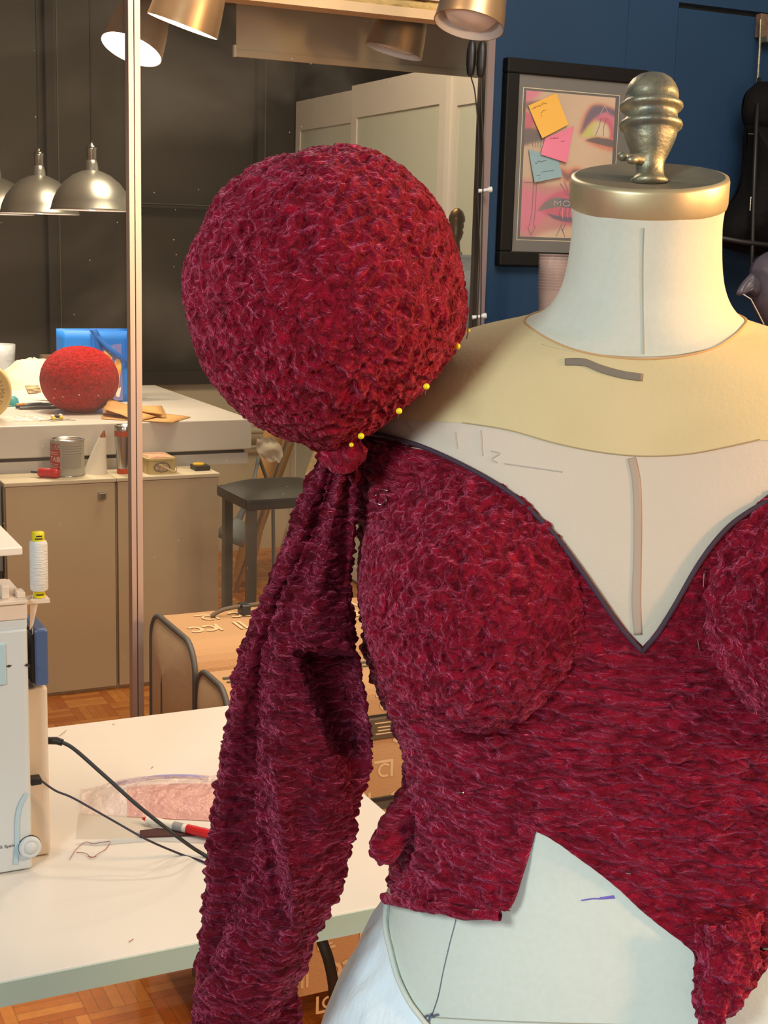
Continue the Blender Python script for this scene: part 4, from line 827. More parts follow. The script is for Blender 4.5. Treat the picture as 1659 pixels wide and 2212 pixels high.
# zips across the top and down the front, seams
def xband(y, z, ny, nz_, w, mi_m, name):
    """band along x on a surface with normal (ny, nz)"""
    ty, tz = -nz_, ny
    m2 = MB(); m2.add([(SX0 + .003, y + ty * w + ny * .002, z + tz * w + nz_ * .002), (SX1 - .003, y + ty * w + ny * .002, z + tz * w + nz_ * .002), (SX1 - .003, y - ty * w + ny * .002, z - tz * w + nz_ * .002), (SX0 + .003, y - ty * w + ny * .002, z - tz * w + nz_ * .002)], [(0, 1, 2, 3)])
    return m2.build(name, mi_m, k)
MB().box(SX0 + .012, SX1 - .012, 2.2585, 2.2615, .60, SZ - .075).build('zip_track', M['zipm'], k)
MB().box(SX0 + .02, SX1 - .02, 2.168, 2.174, SZ - .035, SZ - .032).build('zip_track', M['zipm'], k)
MB().box(SX0 + .02, SX1 - .02, 2.148, 2.152, SZ - .035, SZ - .0325).build('zip_track', M['zipm'], k)
fyy = 2.10
for z, hh in ((.625, .006), (.635, .002), (.470, .012), (.477, .003)):
    MB().box(SX0 + .01, SX1 - .01, fyy - .0015 - (.001 if hh < .005 else 0), fyy + .001, z - hh, z + hh).build('zip_track', M['zipm'] if hh > .005 else M['ink'], k)
q_ = onY(826, 1570, fyy); m_ = MB(); m_.box(q_[0] - .030, q_[0] + .03, fyy - .006, fyy, q_[2] - .022, q_[2] + .020); m_.build('leather_patch', M['leather'], k, bevel=.003)
m_ = MB()
for i, (w_, z) in enumerate(((.018, .010), (.012, .002), (.012, -.004), (.016, -.010))): m_.box(q_[0] - w_, q_[0] + w_, fyy - .0068, fyy - .006, q_[2] + z - .001, q_[2] + z + .001)
m_.build('patch_print', M['logo'], k)
# woven motif: C, C, bars and brackets on top and front
random.seed(5)
lg = MB()
def motif(cx_, cy_, s, kind, place):
    polys = []
    if kind == 0:
        for sg, ox in ((1, -.55), (1, .35)): polys.append(([(ox + .42 * math.cos(a) * sg, .45 * math.sin(a)) for a in np.linspace(-2.2, 2.2, 12)], .2))
        polys.append(([(.95, .6), (.95, -.6)], .15))
    elif kind == 1: polys += [([(-.6, .5), (.6, .5), (.6, -.5)], .15), ([(.1 + .4 * math.cos(a), -.1 + .4 * math.sin(a)) for a in np.linspace(.9, 5.2, 12)], .12)]
    elif kind == 2: polys += [([(-.6, .6), (-.6, -.5), (.5, -.5)], .15), ([(.15 + .35 * math.cos(a), .1 + .35 * math.sin(a)) for a in np.linspace(.9, 5.2, 12)], .12)]
    else: polys += [([(-.2, .7), (-.2, -.7)], .15), ([(.15, .7), (.15, -.7)], .15)]
    for pts, w_ in polys:
        for qd in ribbon2([(cx_ + a_ * s, cy_ + b2 * s) for a_, b2 in pts], w_ * 1.3 * s):
            e_ = (len(lg.f) % 60) * .00002; lg.poly([(q0_[0], q0_[1] - e_, q0_[2] + e_) for q0_ in (place(u, v) for u, v in qd)])
for i in range(8):
    for j in range(10):
        motif(SX0 + .05 + i * .072 + (.03 if j % 2 else 0), .10 + j * .062, .028, (i + j * 2) % 4, lambda u, v: (u, fyy - .0008, v))
for i in range(8):
    for j in range(2):
        motif(SX0 + .05 + i * .072 + (.03 if j % 2 else 0), 0, .030, (i * 3 + j) % 4, lambda u, v, j=j: (u, 2.365 + j * .072 + v * 1.15, SZ + .0012))
for i in range(0): motif(SX0 + .045 + i * .072, 2.20, .020, (i + 1) % 4, lambda u, v: (u, v, SZ - .0338))
lg.build('woven_motif', M['logo'], k)
for (x_, pt, yc) in ((SX0, main, 2.40), (SX0 + .004, front, 2.18)):
    zt_ = max(p_[1] for p_ in pt); MB().tube([(x_ - .004 - .017 * sstep((zt_ - z_) * 9), yc, z_) for z_ in np.linspace(zt_ - .02, .16, 14)], .0012, 6).build('side_seam', M['suitpipe'], k)
hx = onZ(505, 1330, SZ); m_ = MB(); m_.tube(catmull([V(hx[0] - .045, hx[1], SZ + .003), V(hx[0] - .02, hx[1], SZ + .014), V(hx[0] + .03, hx[1], SZ + .018), V(hx[0] + .10, hx[1], SZ + .018), V(hx[0] + .14, hx[1], SZ + .004)], 5), .0042, 10); hd = m_.build('handle', M['leather'], k)
m_ = MB(); m_.box(hx[0] + .012, hx[0] + .030, hx[1] - .014, hx[1] + .014, SZ, SZ + .022); m_.build('buckle', M['darksteel'], hd, bevel=.002)
m_ = MB(); m_.tube(catmull([V(.99, 2.085, .50), V(1.005, 2.06, .42), V(1.01, 2.05, .30), V(.99, 2.06, .12)], 6), .008, 8)
m_ = MB(); rows = [[p_ + V(-.010, 0, 0), p_ + V(.010, .004, 0)] for p_ in catmull([onY(683, 1990, 2.0), onY(697, 2035, 1.99), onY(712, 2080, 1.98), onY(722, 2140, 1.98), onY(724, 2230, 1.99)], 6)]
m_.grid(rows); m_.build('hanging_strap', M['black'], k, solid=.003)
for (x, y) in ((SX0 + .12, 2.17), (SX1 - .08, 2.17), (SX0 + .12, 2.46), (SX1 - .08, 2.46)): MB().lathe([(.045, -.012), (.058, -.010), (.058, .010), (.045, .012)], (x, y, .058), (1, 0, 0), 24).build('wheel', M['black'], k)

# ---- sewing table
k = thing('sewing_table', (0.2, 1.6, 0), 'white sewing table with a pale green-grey edge in the foreground, under the sewing machine', 'table')
tx1, ty0, ty1 = 0.733, 1.247, 1.93
m_ = MB(); rbox(m_, -0.75, tx1, ty0, ty1, .722, .75, .012); m_.build('tabletop', [M['white']], k, bevel=.0015)
MB().box(-0.74, tx1 - .008, ty0 - .0016, ty0 + .0, .7235, .7485).build('edge_band', M['whiteedge'], k)
for (x, y) in ((-.70, 1.32), (.62, 1.84), (-.70, 1.84)): MB().box(x, x + .045, y, y + .045, 0, .722).build('leg', M['silver'], k)
# ---- sewing machine (overlocker) seen from its side
k = thing('overlock_machine', (0.16, 1.52, .75), 'white overlock sewing machine with a slate blue block at the left of the table', 'sewing machine')
def mpx(px, py, Y): return onY(px, py, Y)
FY = 1.475
xr = onY(66, 1600, FY)[0]
m_ = MB(); rbox(m_, -.10, xr, FY, FY + .13, .752, onY(30, 1362, FY)[2], .006); m_.build('main_body', M['plastic'], k, bevel=.002)
ztop = onY(30, 1290, FY)[2]; zc = onY(30, 1362, FY)[2]
xr2 = onY(58, 1320, FY)[0]
m_ = MB(); m_.box(-.10, xr2 + .001, FY + .004, FY + .12, zc - .001, ztop - .026); m_.build('upper_body', M['plastic'], k, bevel=.002)
m_ = MB(); m_.box(-.10, xr2 + .001, FY + .002, FY + .12, ztop - .026, ztop - .008); m_.box(-.10, xr2 + .001, FY - .002, FY + .1, ztop - .008, ztop - .004); q_ = onY(16, 1280, FY); m_.box(q_[0] - .004, q_[0] + .004, FY + .01, FY + .03, ztop - .004, ztop + .010); m_.box(xr2 - .008, xr2 + .001, FY + .01, FY + .03, ztop - .004, ztop + .002)
m_.build('top_tray', M['plasticw'], k, bevel=.001)
xs = onY(105, 1700, 1.51)[0]
m_ = MB(); m_.box(.20, xs, 1.505, 1.585, .7512, onY(105, 1480, 1.51)[2]); m_.build('rear_cover', M['plasticw'], k, bevel=.003)
m_ = MB(); a = onY(70, 1357, 1.50); b_ = onY(103, 1476, 1.50); m_.box(a[0], b_[0], 1.492, 1.56, b_[2], a[2]); m_.build('handwheel', M['blue'], k, bevel=.003)
m_ = MB(); m_.box(a[0] - .003, a[0], 1.494, 1.55, b_[2] + .004, a[2] - .006); m_.build('wheel_gap', M['black'], k)
# spool stand arm: small tray with a sloping bracket
c = onY(85, 1290, 1.50)
m_ = MB(); m_.box(xr2, c[0] + .009, 1.488, 1.512, c[2] - .004, c[2]); m_.add([onY(66, 1294, 1.49), onY(84, 1294, 1.49), onY(72, 1350, 1.49), onY(64, 1362, 1.49), onY(66, 1294, 1.50), onY(84, 1294, 1.50), onY(72, 1350, 1.50), onY(64, 1362, 1.50)], [(0, 1, 2, 3), (7, 6, 5, 4), (0, 4, 5, 1), (1, 5, 6, 2), (2, 6, 7, 3), (3, 7, 4, 0)]); m_.build('spool_tray', M['plasticw'], k)
m_ = MB(); pa, pb = onY(-20, 1400, FY - .002), onY(13, 1480, FY - .002); m_.box(pa[0], onY(13, 1440, FY)[0], FY - .0025, FY + .001, pb[2], pa[2] + .004); m_.build('blue_plate', M['ltblue'], k, bevel=.002)
m_ = MB()
for pts in ([(13, 1440), (18, 1436), (26, 1437), (20, 1442)], [(52, 1438), (58, 1433), (65, 1436), (65, 1441)]): m_.poly([onY(x, y, FY - .0008) for x, y in pts])
m_.build('dark_catch', M['ink'], k)
m_ = MB(); m_.grid([[onY(x - 5 , y, FY - .001), onY(x + 5, y, FY - .001)] for x, y in [tuple(p_) for p_ in catmull([V(58, 1714), V(44, 1740), V(38, 1770), V(37, 1820), V(34, 1868)], 6)]]); m_.build('blue_arc', M['ltblue'], k)
q_ = onY(64, 1828, FY)
m_ = MB(); m_.lathe([(.0125, 0), (.0125, .004), (.0118, .006), (.0078, .006), (.0074, .0055), (.007, .0065), (0, .0065)], q_ , (0, -1, 0), 40); m_.lathe([(.0129, -.001), (.0129, .0015)], q_, (0, -1, 0), 40, mi=1); m_.build('dial_knob', [M['plastic'], M['darksteel']], k)
m_ = MB(); q_ = onY(-4, 1832, FY)
for st in strokes('HS System', .0019, .0030, .25):
    for qd in ribbon2(st, .0005): m_.poly([(q_[0] - .0 + u, FY - .0006, q_[2] - .0008 + v) for u, v in qd])
m_.build('lettering', M['ink'], k)
# thread spool standing on the tray
sp0 = V(c[0], 1.50, c[2] + .0003); t2 = thing('thread_spool', sp0, 'white thread spool with yellow ends standing on the sewing machine', 'thread spool')
MB().lathe([(.0062, 0), (.0062, .010), (.0070, .010)], sp0, n=24).build('bottom_cap', M['yellow'], t2)
MB().lathe([(.0088, .008), (.0098, .010), (.0098, .060), (.0088, .063), (.006, .064)], sp0, n=30).build('thread', M['thread'], t2)
MB().lathe([(.0066, .063), (.0068, .065), (.0068, .0725), (.006, .0735), (.0, .0735)], sp0, n=24).build('top_cap', M['yellow'], t2)
m_ = MB(); patch(m_, sp0, .0068, -.7, .5, .066, .0675, 0); patch(m_, sp0, .0068, -.5, .4, .069, .0705, 0); patch(m_, sp0, .0062, -.7, .6, .003, .0045, 0); m_.build('cap_print', M['ink'], t2)
# thread tail
MB().tube([sp0 + V(-.006, -.006, .012), sp0 + V(-.010, -.008, -.002), onY(70, 1370, 1.49)], .0003, 4).build('thread_tail', M['thread'], t2)
# cords
k = thing('power_cord', onY(120, 1600, 1.52), 'thick black power cord running from the upper socket of the machine', 'cord')
pl = [onY(104, 1600, 1.52), onY(122, 1600, 1.515), onY(134, 1604, 1.51)]
MB().tube(pl, [.0042, .0044, .0040], 12).build('plug', M['black'], k)
path = [onY(130, 1602, 1.512), onY(160, 1618, 1.50), onY(225, 1675, 1.47), onY(300, 1742, 1.44), onY(380, 1805, 1.42), onZ(440, 1846, .753), onZ(520, 1885, .753), onZ(600, 1905, .753)]
MB().tube(catmull(path, 8), .0023, 10).build('cable', M['cordm'], k)
k = thing('pedal_cord', onY(75, 1688, 1.50), 'thin black pedal cord running from the lower socket of the machine', 'cord')
m_ = MB(); q_ = onY(77, 1686, 1.49); m_.box(q_[0] - .006, q_[0] + .006, 1.485, 1.50, q_[2] - .004, q_[2] + .0035); m_.build('plug', M['black'], k, bevel=.001)
path = [q_ + V(.005, 0, 0), onY(120, 1708, 1.485), onY(160, 1725, 1.475), onY(250, 1776, 1.45), onY(320, 1815, 1.43), onZ(390, 1845, .7515), onZ(440, 1862, .7515), onZ(520, 1900, .7515)]
MB().tube(catmull(path, 8), .0013, 8).build('cable', mat('cord_violet', (44, 40, 56), 0.5), k)
# plastic bag with pink filling
k = thing('plastic_packet', onZ(320, 1730, .75), 'crinkled clear packet with pink filling lying behind the cords', 'packet')
m_ = MB(); rows = []
A_, B_ = onZ(178, 1720, .7505), onZ(560, 1640, .7505)
cA = [onZ(175, 1758, .7505), onZ(176, 1700, .7505)]
for i in range(40):
    u = i / 39; py_b = 1758 + 18 * u; py_t = 1704 - 24 * math.sin(u * 2.2); x_ = 176 + 330 * u
    b0_, t0_ = onZ(x_, py_b, .751), onZ(x_, py_t, .751); row = []
    for j in range(26):
        v = j / 25; p_ = b0_ * (1 - v) + t0_ * v; hh = (.004 + .016 * sstep(u * 3.2)) * math.sin(PI * v) ** .7
        p_[2] += hh + .005 * abs(nz((u * 14, v * 5, 1))) * math.sin(PI * v) + .002 * nz((u * 30, v * 16, 4)) * math.sin(PI * v)
        row.append(p_)
    rows.append(row)
m_.grid(rows); m_.build('clear_film', mat('packet_film', (250, 226, 220), 0.08, alpha=.42, spec=1.0, bump=.9, bscale=55), k)
m_ = MB(); rows = []
for i in range(24):
    u = .3 + .7 * i / 23; py_b = 1760 + 16 * u; py_t = 1712 - 20 * math.sin(u * 2.2); x_ = 176 + 330 * u; b0_, t0_ = onZ(x_, py_b, .7505), onZ(x_, py_t, .7505)
    rows.append([b0_ * (1 - v) + t0_ * v + V(0, 0, .014 * math.sin(PI * v) * sstep((u - .3) * 5)) for v in np.linspace(0, 1, 12)])
m_.grid(rows); m_.build('pink_filling', mat('packet_pink', (196, 92, 66), 0.6), k)
m_ = MB(); m_.tube(catmull([onZ(250, 1694, .756), onZ(330, 1680, .765), onZ(400, 1677, .768), onZ(450, 1682, .766)], 6), .003, 8); m_.build('blue_edge', mat('packet_blue', (150, 140, 190), 0.5), k)
m_ = MB(); m_.poly([onZ(x, y, .7508) for x, y in [(170, 1756), (330, 1764), (320, 1806), (300, 1812), (163, 1812)]]); o = m_.build('clear_sleeve', mat('thin_clear', (214, 204, 186), 0.15, alpha=.35)); tag(o, 'flat empty clear plastic sleeve in front of the pink packet', 'plastic sleeve')
# red and white marker, brown tag
k = thing('marker_pen', onZ(390, 1785, .756), 'red and white marker pen lying against the pink packet', 'pen')
pA, pB = onZ(308, 1768, .757), onZ(480, 1808, .757); u = Vector(pB - pA).normalized(); L_ = (pB - pA)
MB().tube([pA, pA + L_ * .06], [.0012, .0035], 12).build('nib', M['red'], k); MB().tube([pA + L_ * .06, pA + L_ * .57], [.0048, .0052], 16).build('barrel', M['paper'], k); MB().tube([pA + L_ * .57, pB], .0058, 16).build('cap', M['red'], k)
m_ = MB(); m_.tube([pA + L_ * .40, pA + L_ * .52], .0054, 16); m_.build('barcode', mat('bar_grey', (150, 150, 150), 0.6), k)
m_ = MB(); q4 = [onZ(302, 1797, .7508), onZ(340, 1792, .7508), onZ(430, 1800, .7508), onZ(436, 1806, .7508), onZ(302, 1811, .7508)]; m_.add(q4 + [V(*p_) + V(0, 0, .002) for p_ in q4], [(4, 3, 2, 1, 0), (5, 6, 7, 8, 9)] + [(i, (i + 1) % 5, (i + 1) % 5 + 5, i + 5) for i in range(5)]); o = m_.build('fabric_swatch', mat('swatch_brown', (70, 34, 34), 0.8)); tag(o, 'narrow dark brown fabric swatch lying under the marker pen', 'fabric swatch')
m_ = MB(); m_.poly([onZ(x, y, .7513) for x, y in [(160, 1822), (240, 1812), (310, 1810), (440, 1806), (480, 1822), (330, 1816), (210, 1826)]]); o = m_.build('clear_ruler', mat('ruler_edge', (206, 214, 220), 0.2, alpha=.6)); tag(o, 'thin clear plastic strip in front of the brown swatch', 'ruler')
# thread scraps
random.seed(11)
def scrap(pts, label, col='thread_red'):
    o = MB().tube(catmull([onZ(x, y, .7507) + V(0, 0, random.uniform(0, .002)) for x, y in pts], 5), .00035, 5).build('thread_scrap', mat(col, (150, 60, 60), 0.8)); tag(o, label, 'thread', 'thread scraps on the sewing table')
scrap([(150, 1858), (165, 1836), (185, 1822), (200, 1824), (215, 1822), (237, 1819)], 'long reddish thread scrap curling left on the sewing table')
scrap([(165, 1842), (185, 1845), (198, 1855), (215, 1845), (228, 1835), (239, 1820)], 'reddish thread scrap looping to the right of the long one')
scrap([(190, 1850), (199, 1854), (208, 1853)], 'short red thread scrap below the looping ones'); scrap([(128, 1590), (138, 1585), (143, 1580)], 'tiny thread scrap above the thick power cord')
scrap([(242, 1567), (248, 1566)], 'speck of dark thread near the far table edge'); scrap([(326, 1660), (331, 1656)], 'red speck of thread behind the plastic packet'); scrap([(278, 2037), (283, 2032), (288, 2029)], 'pale pink thread speck near the front table edge')
# pale board corner at the left edge
k = thing('side_stand', (0.2, 2.1, 0), 'pale board corner poking in at the left edge above the thread spool', 'table')
bz = 1.0
m_ = MB(); m_.box(-.35, .398, 2.02, 2.5, bz - .012, bz); m_.build('board', M['white'], k, bevel=.002)
for (x, y) in ((-.30, 2.05), (-.30, 2.44), (.10, 2.44)): MB().box(x, x + .03, y, y + .03, 0, bz - .012).build('leg', M['silver'], k)

# ================================================================== DRESS FORM
AX = atD(1401, 423, 1.03)
EF = -np.array([AX[0], AX[1], 0]); EF /= np.linalg.norm(EF)
ER = -np.cross(EF, [0, 0, 1]); EU = np.array([0, 0, 1.0])
BASE = V(AX[0], AX[1], 0)
# height, half width, half depth, centre depth, forward tilt, roundness exponent
ROWS = [(1.4848, .0562, .0562, 0, 13, 2), (1.4713, .0551, .0551, 0, 13, 2), (1.4507, .0561, .0561, 0, 12, 2), (1.4301, .0589, .0589, 0, 11, 2), (1.4162, .0637, .066, 0, 10, 2), (1.4056, .0712, .070, 0, 9, 2), (1.3987, .0815, .073, -.001, 8, 2), (1.3948, .0956, .075, -.002, 7, 2), (1.3881, .124, .08, -.004, 6, 2), (1.3794, .1488, .086, -.004, 5, 2.1), (1.3664, .1716, .092, -.003, 4, 2.15), (1.3446, .1921, .1, 0, 3, 2.2), (1.3115, .207, .108, .003, 1, 2.2), (1.265, .211, .118, .008, 0, 2.25), (1.2116, .2021, .125, .01, 0, 2.3), (1.1399, .2004, .12, .01, 0, 2.3), (1.1171, .1941, .117, .009, 0, 2.3), (1.0787, .1787, .11, .008, 0, 2.3), (1.0403, .1652, .107, .007, 0, 2.3), (1.001, .1632, .108, .007, 0, 2.3), (.9616, .1701, .115, .008, 0, 2.3), (.9224, .1791, .124, .01, 0, 2.3), (.8745, .1888, .132, .012, 0, 2.3), (.8171, .1949, .14, .012, 0, 2.3), (.78, .196, .142, .012, 0, 2.3)]
XS = [(1.4848, 0), (1.37, 0), (1.3115, .003), (1.265, .006), (1.21, .010), (1.14, .016), (1.08, .02), (1.0, .024), (.92, .03), (.82, .036), (.78, .037)]
_z = np.array([r[0] for r in ROWS]); _t = np.concatenate([[0], np.cumsum(np.abs(np.diff(_z)) + .35 * np.abs(np.diff([r[1] for r in ROWS])))])
NS = 460
TS = np.linspace(0, _t[-1], NS)
def pch(col):
    """shape-keeping smooth interpolation along the body"""
    y = np.array(col, float); x = _t; h = np.diff(x); dlt = np.diff(y) / h; m_ = np.zeros(len(y)); m_[0] = dlt[0]; m_[-1] = dlt[-1]
    for i in range(1, len(y) - 1):
        if dlt[i - 1] * dlt[i] > 0: w1 = 2 * h[i] + h[i - 1]; w2 = h[i] + 2 * h[i - 1]; m_[i] = (w1 + w2) / (w1 / dlt[i - 1] + w2 / dlt[i])
    out = []
    for t in TS:
        i = min(len(h) - 1, max(0, np.searchsorted(x, t) - 1)); u = (t - x[i]) / h[i]
        out.append(y[i] * (1 + 2 * u) * (1 - u) ** 2 + h[i] * m_[i] * u * (1 - u) ** 2 + y[i + 1] * u * u * (3 - 2 * u) + h[i] * m_[i + 1] * u * u * (u - 1))
    return np.array(out)
cz, ca, cb, cc_, ct, cn = [pch([r[i] for r in ROWS]) for i in range(6)]
ct = np.tan(np.radians(ct))
cxs = np.interp(-cz, [-a for a, b in XS], [b for a, b in XS])
lean = cxs.copy(); ca = ca + lean * .9
def body(s, th, off=0.0):
    """point of the form at section s (0..1) and angle th (pi/2 faces the viewer), lifted by off"""
    i = s * (NS - 1); f = lambda c: np.interp(i, np.arange(NS), c)
    a, b, n = f(ca), f(cb), f(cn); c_, s_ = math.cos(th), math.sin(th)
    x = (a + off) * math.copysign(abs(c_) ** (2 / n), c_) + f(cxs); y = f(cc_) + (b + off) * math.copysign(abs(s_) ** (2 / n), s_)
    return BASE + ER * x + EF * y + EU * (f(cz) - f(ct) * y)
NT = 240
TH = [2 * PI * j / NT - PI / 2 for j in range(NT)]
GR = [[body(i / (NS - 1), th) for th in TH] for i in range(0, NS, 2)]
_tb = MB().grid(GR, 0, True)
BV = BVHTree.FromPolygons([Vector(v) for v in _tb.v], [tuple(f) for f in _tb.f])
def inv(P):
    """section and angle of a point of the surface"""
    d = np.array(P) - BASE; x, y, z = d @ ER, d @ EF, d[2]
    e = cz - ct * y - z; i = int(np.argmin(np.abs(e)))
    # refine to the crossing
    lo = i - 1 if (0 < i and e[i - 1] * e[i] <= 0) else i
    hi = lo + 1 if lo + 1 < NS else lo
    fr = 0 if hi == lo or e[lo] == e[hi] else e[lo] / (e[lo] - e[hi]); k_ = min(NS - 1, max(0, lo + fr))
    f = lambda c: np.interp(k_, np.arange(NS), c)
    n = f(cn); u = (x - f(cxs)) / f(ca); v = (y - f(cc_)) / f(cb)
    return k_ / (NS - 1), math.atan2(math.copysign(abs(v) ** (n / 2), v), math.copysign(abs(u) ** (n / 2), u))
def hit(px, py, off=0.0):
    r = Vector(ray(px, py)).normalized(); h_ = BV.ray_cast(Vector(CAM), r)
    if h_[0] is None: return None
    n_ = h_[1]
    if n_.dot(r) > 0: n_ = -n_
    return np.array(h_[0] + n_ * off)
def hst(px, py):
    p_ = hit(px, py)
    return None if p_ is None else inv(p_)
df = thing('dress_form', (BASE[0], BASE[1], 0), 'large white linen dress form with a metal neck cap and knob, wearing the velvet bodice', 'dress form')
tm = MB().grid(GR, 0, True, flip=False); tm.add(GR[-1], [list(range(NT))]); tm.add(GR[0], [list(range(NT))[::-1]])
tm.build('torso', M['muslin'], df)
# neck cap: tilted disc and band
tl = math.atan(ct[0]); capn = Vector(EU * math.cos(tl) + EF * math.sin(tl)).normalized()
capc = Vector(BASE + EU * (cz[0]))
cpc = capc - capn * .001
m_ = MB(); m_.lathe([(.0572, .0), (.0580, .003), (.0580, .019), (.0572, .0215), (.0545, .0222)], cpc, capn, 72, caps=False); m_.build('cap_band', M['capmetal'], df)
m_ = MB(); m_.lathe([(.0545, .0222), (.052, .0215), (.034, .0195), (.016, .0185), (.012, .0165), (.0, .0165)], cpc, capn, 72, caps=False); m_.build('cap_plate', M['captop'], df)
# finial knob
kb = atD(1402, 414, 1.03); kt = atD(1409, 160, 1.03); 
dz = (kt[2] - kb[2]); px2m = lambda w: w / F * 1.03
ka = Vector(kt - kb).normalized(); Lk = (Vector(kt) - Vector(kb)).length
def ky(y): return (414 - y) / (414 - 160) * Lk
prof = [(18, 425), (18, 404), (30, 403), (38, 400), (41, 394), (40, 388), (34, 384), (31, 378), (30, 366), (31, 352), (36, 340), (42, 328), (49, 312), (55, 296), (57, 286), (60, 282), (66, 277), (68, 271), (66, 265), (60, 262), (57, 256), (56, 248), (58, 241), (64, 238), (68, 232), (67, 226), (61, 222), (57, 217), (58, 208), (56, 196), (51, 184), (43, 173), (32, 165), (18, 160), (5, 159), (0, 158.5)]
prof = [(px2m(a), ky(b_)) for a, b_ in prof]
fo = MB().lathe(prof, kb, ka, 64).build('finial', M['brass'], df)
pS_ = atD(1352, 340, 1.0)
m_ = MB(); m_.tube([atD(1385, 345, 1.0), atD(1362, 341, .995), atD(1348, 338, .99)], [.0045, .0028, .0030], 14); m_.sphere(atD(1346, 338, .99), .0042, 14, 8, 0, (1, 1, .8)); m_.sphere(atD(1366, 345, .985), .0040, 12, 8, 0, (1.2, 1, .8)); m_.build('thumb_screw', M['brass'], fo)
MB().lathe([(px2m(17), -.014), (px2m(17), .004)], kb, ka, 24).build('screw_post', M['steel'], fo)
MB().tube([BASE + EU * .79, BASE + EU * .1], .017, 16).build('stand_pole', M['darksteel'], df)
MB().lathe([(.22, 0), (.22, .012), (.19, .02), (.03, .04), (.02, .1)], tuple(BASE), (0, 0, 1), 48).build('stand_base', M['darksteel'], df)
# seams, ribbons and marks that lie on the form: (pixel path) -> surface
def onsurf(pts, off=0.0008, n=8):
    out = []
    for p_ in catmull([V(*p_) for p_ in pts], n):
        q_ = hit(p_[0], p_[1], off)
        if q_ is not None: out.append(q_)
    return out
def line(pts, r, name, m__, parent, off=.0005, label=None):
    q_ = onsurf(pts, off); return MB().tube(q_, r, 6).build(name, m__, parent, label=label)
def surfribbon(pts, wpx, name, m__, parent, off=.0012):
    """pts: (x, y, halfwidth) in the picture, laid onto the form"""
    P_ = catmull([V(*p_) for p_ in pts], 6); rows = []
    for i, p_ in enumerate(P_):
        d = (P_[min(i + 1, len(P_) - 1)] - P_[max(i - 1, 0)])[:2]; d /= np.linalg.norm(d); nn = V(-d[1], d[0])
        r_ = [hit(p_[0] + nn[0] * p_[2] * k_, p_[1] + nn[1] * p_[2] * k_, off) for k_ in (-1, -.5, 0, .5, 1)]
        if all(q_ is not None for q_ in r_): rows.append(r_)
    return MB().grid(rows).build(name, m__, parent, solid=.0004)
line([(1390, 492), (1388, 560), (1388, 640), (1389, 700), (1390, 765)], .0004, 'neck_seam', M['seam'], df)
line([(1170, 745), (1240, 762), (1330, 770), (1389, 772), (1460, 768), (1530, 755)], .0003, 'neck_stitching', M['seam'], df, .0006)
# dashed stitching down the hip, waist marks
sm = catmull([V(992, 1950), V(985, 1990), V(972, 2040), V(958, 2100), V(948, 2150), V(935, 2190)], 10); m_ = MB()
for i in range(0, len(sm) - 1):
    a, b_ = sm[i], sm[i + 1]
    for t_ in (0, .5):
        q0, q1 = a + (b_ - a) * t_, a + (b_ - a) * (t_ + .32)
        h0, h1 = hit(*q0, .0008), hit(*q1, .0008)
        if h0 is not None and h1 is not None: m_.tube([h0, h1], .00038, 5)
m_.build('stitched_seam', M['blackthread'], df)
m_ = MB()
for pts in ([(918, 2197), (928, 2192), (940, 2196)], [(935, 2188), (930, 2200), (927, 2212)], [(932, 2195), (950, 2190)]): m_.tube(onsurf(pts, .002, 4), .0007, 5)
m_.build('thread_tie', M['blackthread'], df)
line([(1256, 1945), (1280, 1941), (1300, 1941), (1328, 1939)], .0005, 'purple_mark', M['purple'], df)
line([(1296, 1940), (1326, 1936)], .0008, 'purple_mark', M['purple'], df)
line([(930, 2197), (1100, 2206), (1300, 2212), (1500, 2216)], .0004, 'waist_seam', M['seam'], df)
# hip padding bulging at the left behind a corded edge
edge = [hst(*p_) for p_ in ((846, 1935), (840, 1985), (852, 2050), (868, 2110), (895, 2165), (930, 2210), (960, 2250))]
def interp_curve(cur, n=None):
    """(s, th) pairs -> function th(s)"""
    cur = sorted(cur); ss = [c_[0] for c_ in cur]; tt = [c_[1] for c_ in cur]
    return lambda s: float(np.interp(s, ss, tt))
def unwrap(t): return t if t > 0 else t + 2 * PI
edge = [(a, unwrap(b_)) for a, b_ in edge if True]
fe = interp_curve(edge); s0, s1 = min(a for a, b_ in edge), .985
rows = []
for i in range(90):
    s = s0 + (s1 - s0) * i / 89; te = fe(s); row = []
    for j in range(80):
        v = j / 79; th = te + (1.55 * PI - te) * v
        grow = .046 * sstep((s - s0) * 4.6) ** .9 * (1 - .35 * v) * sstep(v * 5 + .08) + .0015
        wr = .0055 * nz((th * 9 - s * 20, s * 8, 2)) * sstep(v * 8) * sstep(i / 20)
        row.append(body(s, th, grow + wr))
    rows.append(row)
MB().grid(rows).build('hip_padding', M['padding'], df, solid=.002)
q_ = [body(s, fe(s), .0035) for s in np.linspace(s0, s1, 60)]
MB().tube(q_, .0022, 8).build('padding_cord', M['muslin'], df)

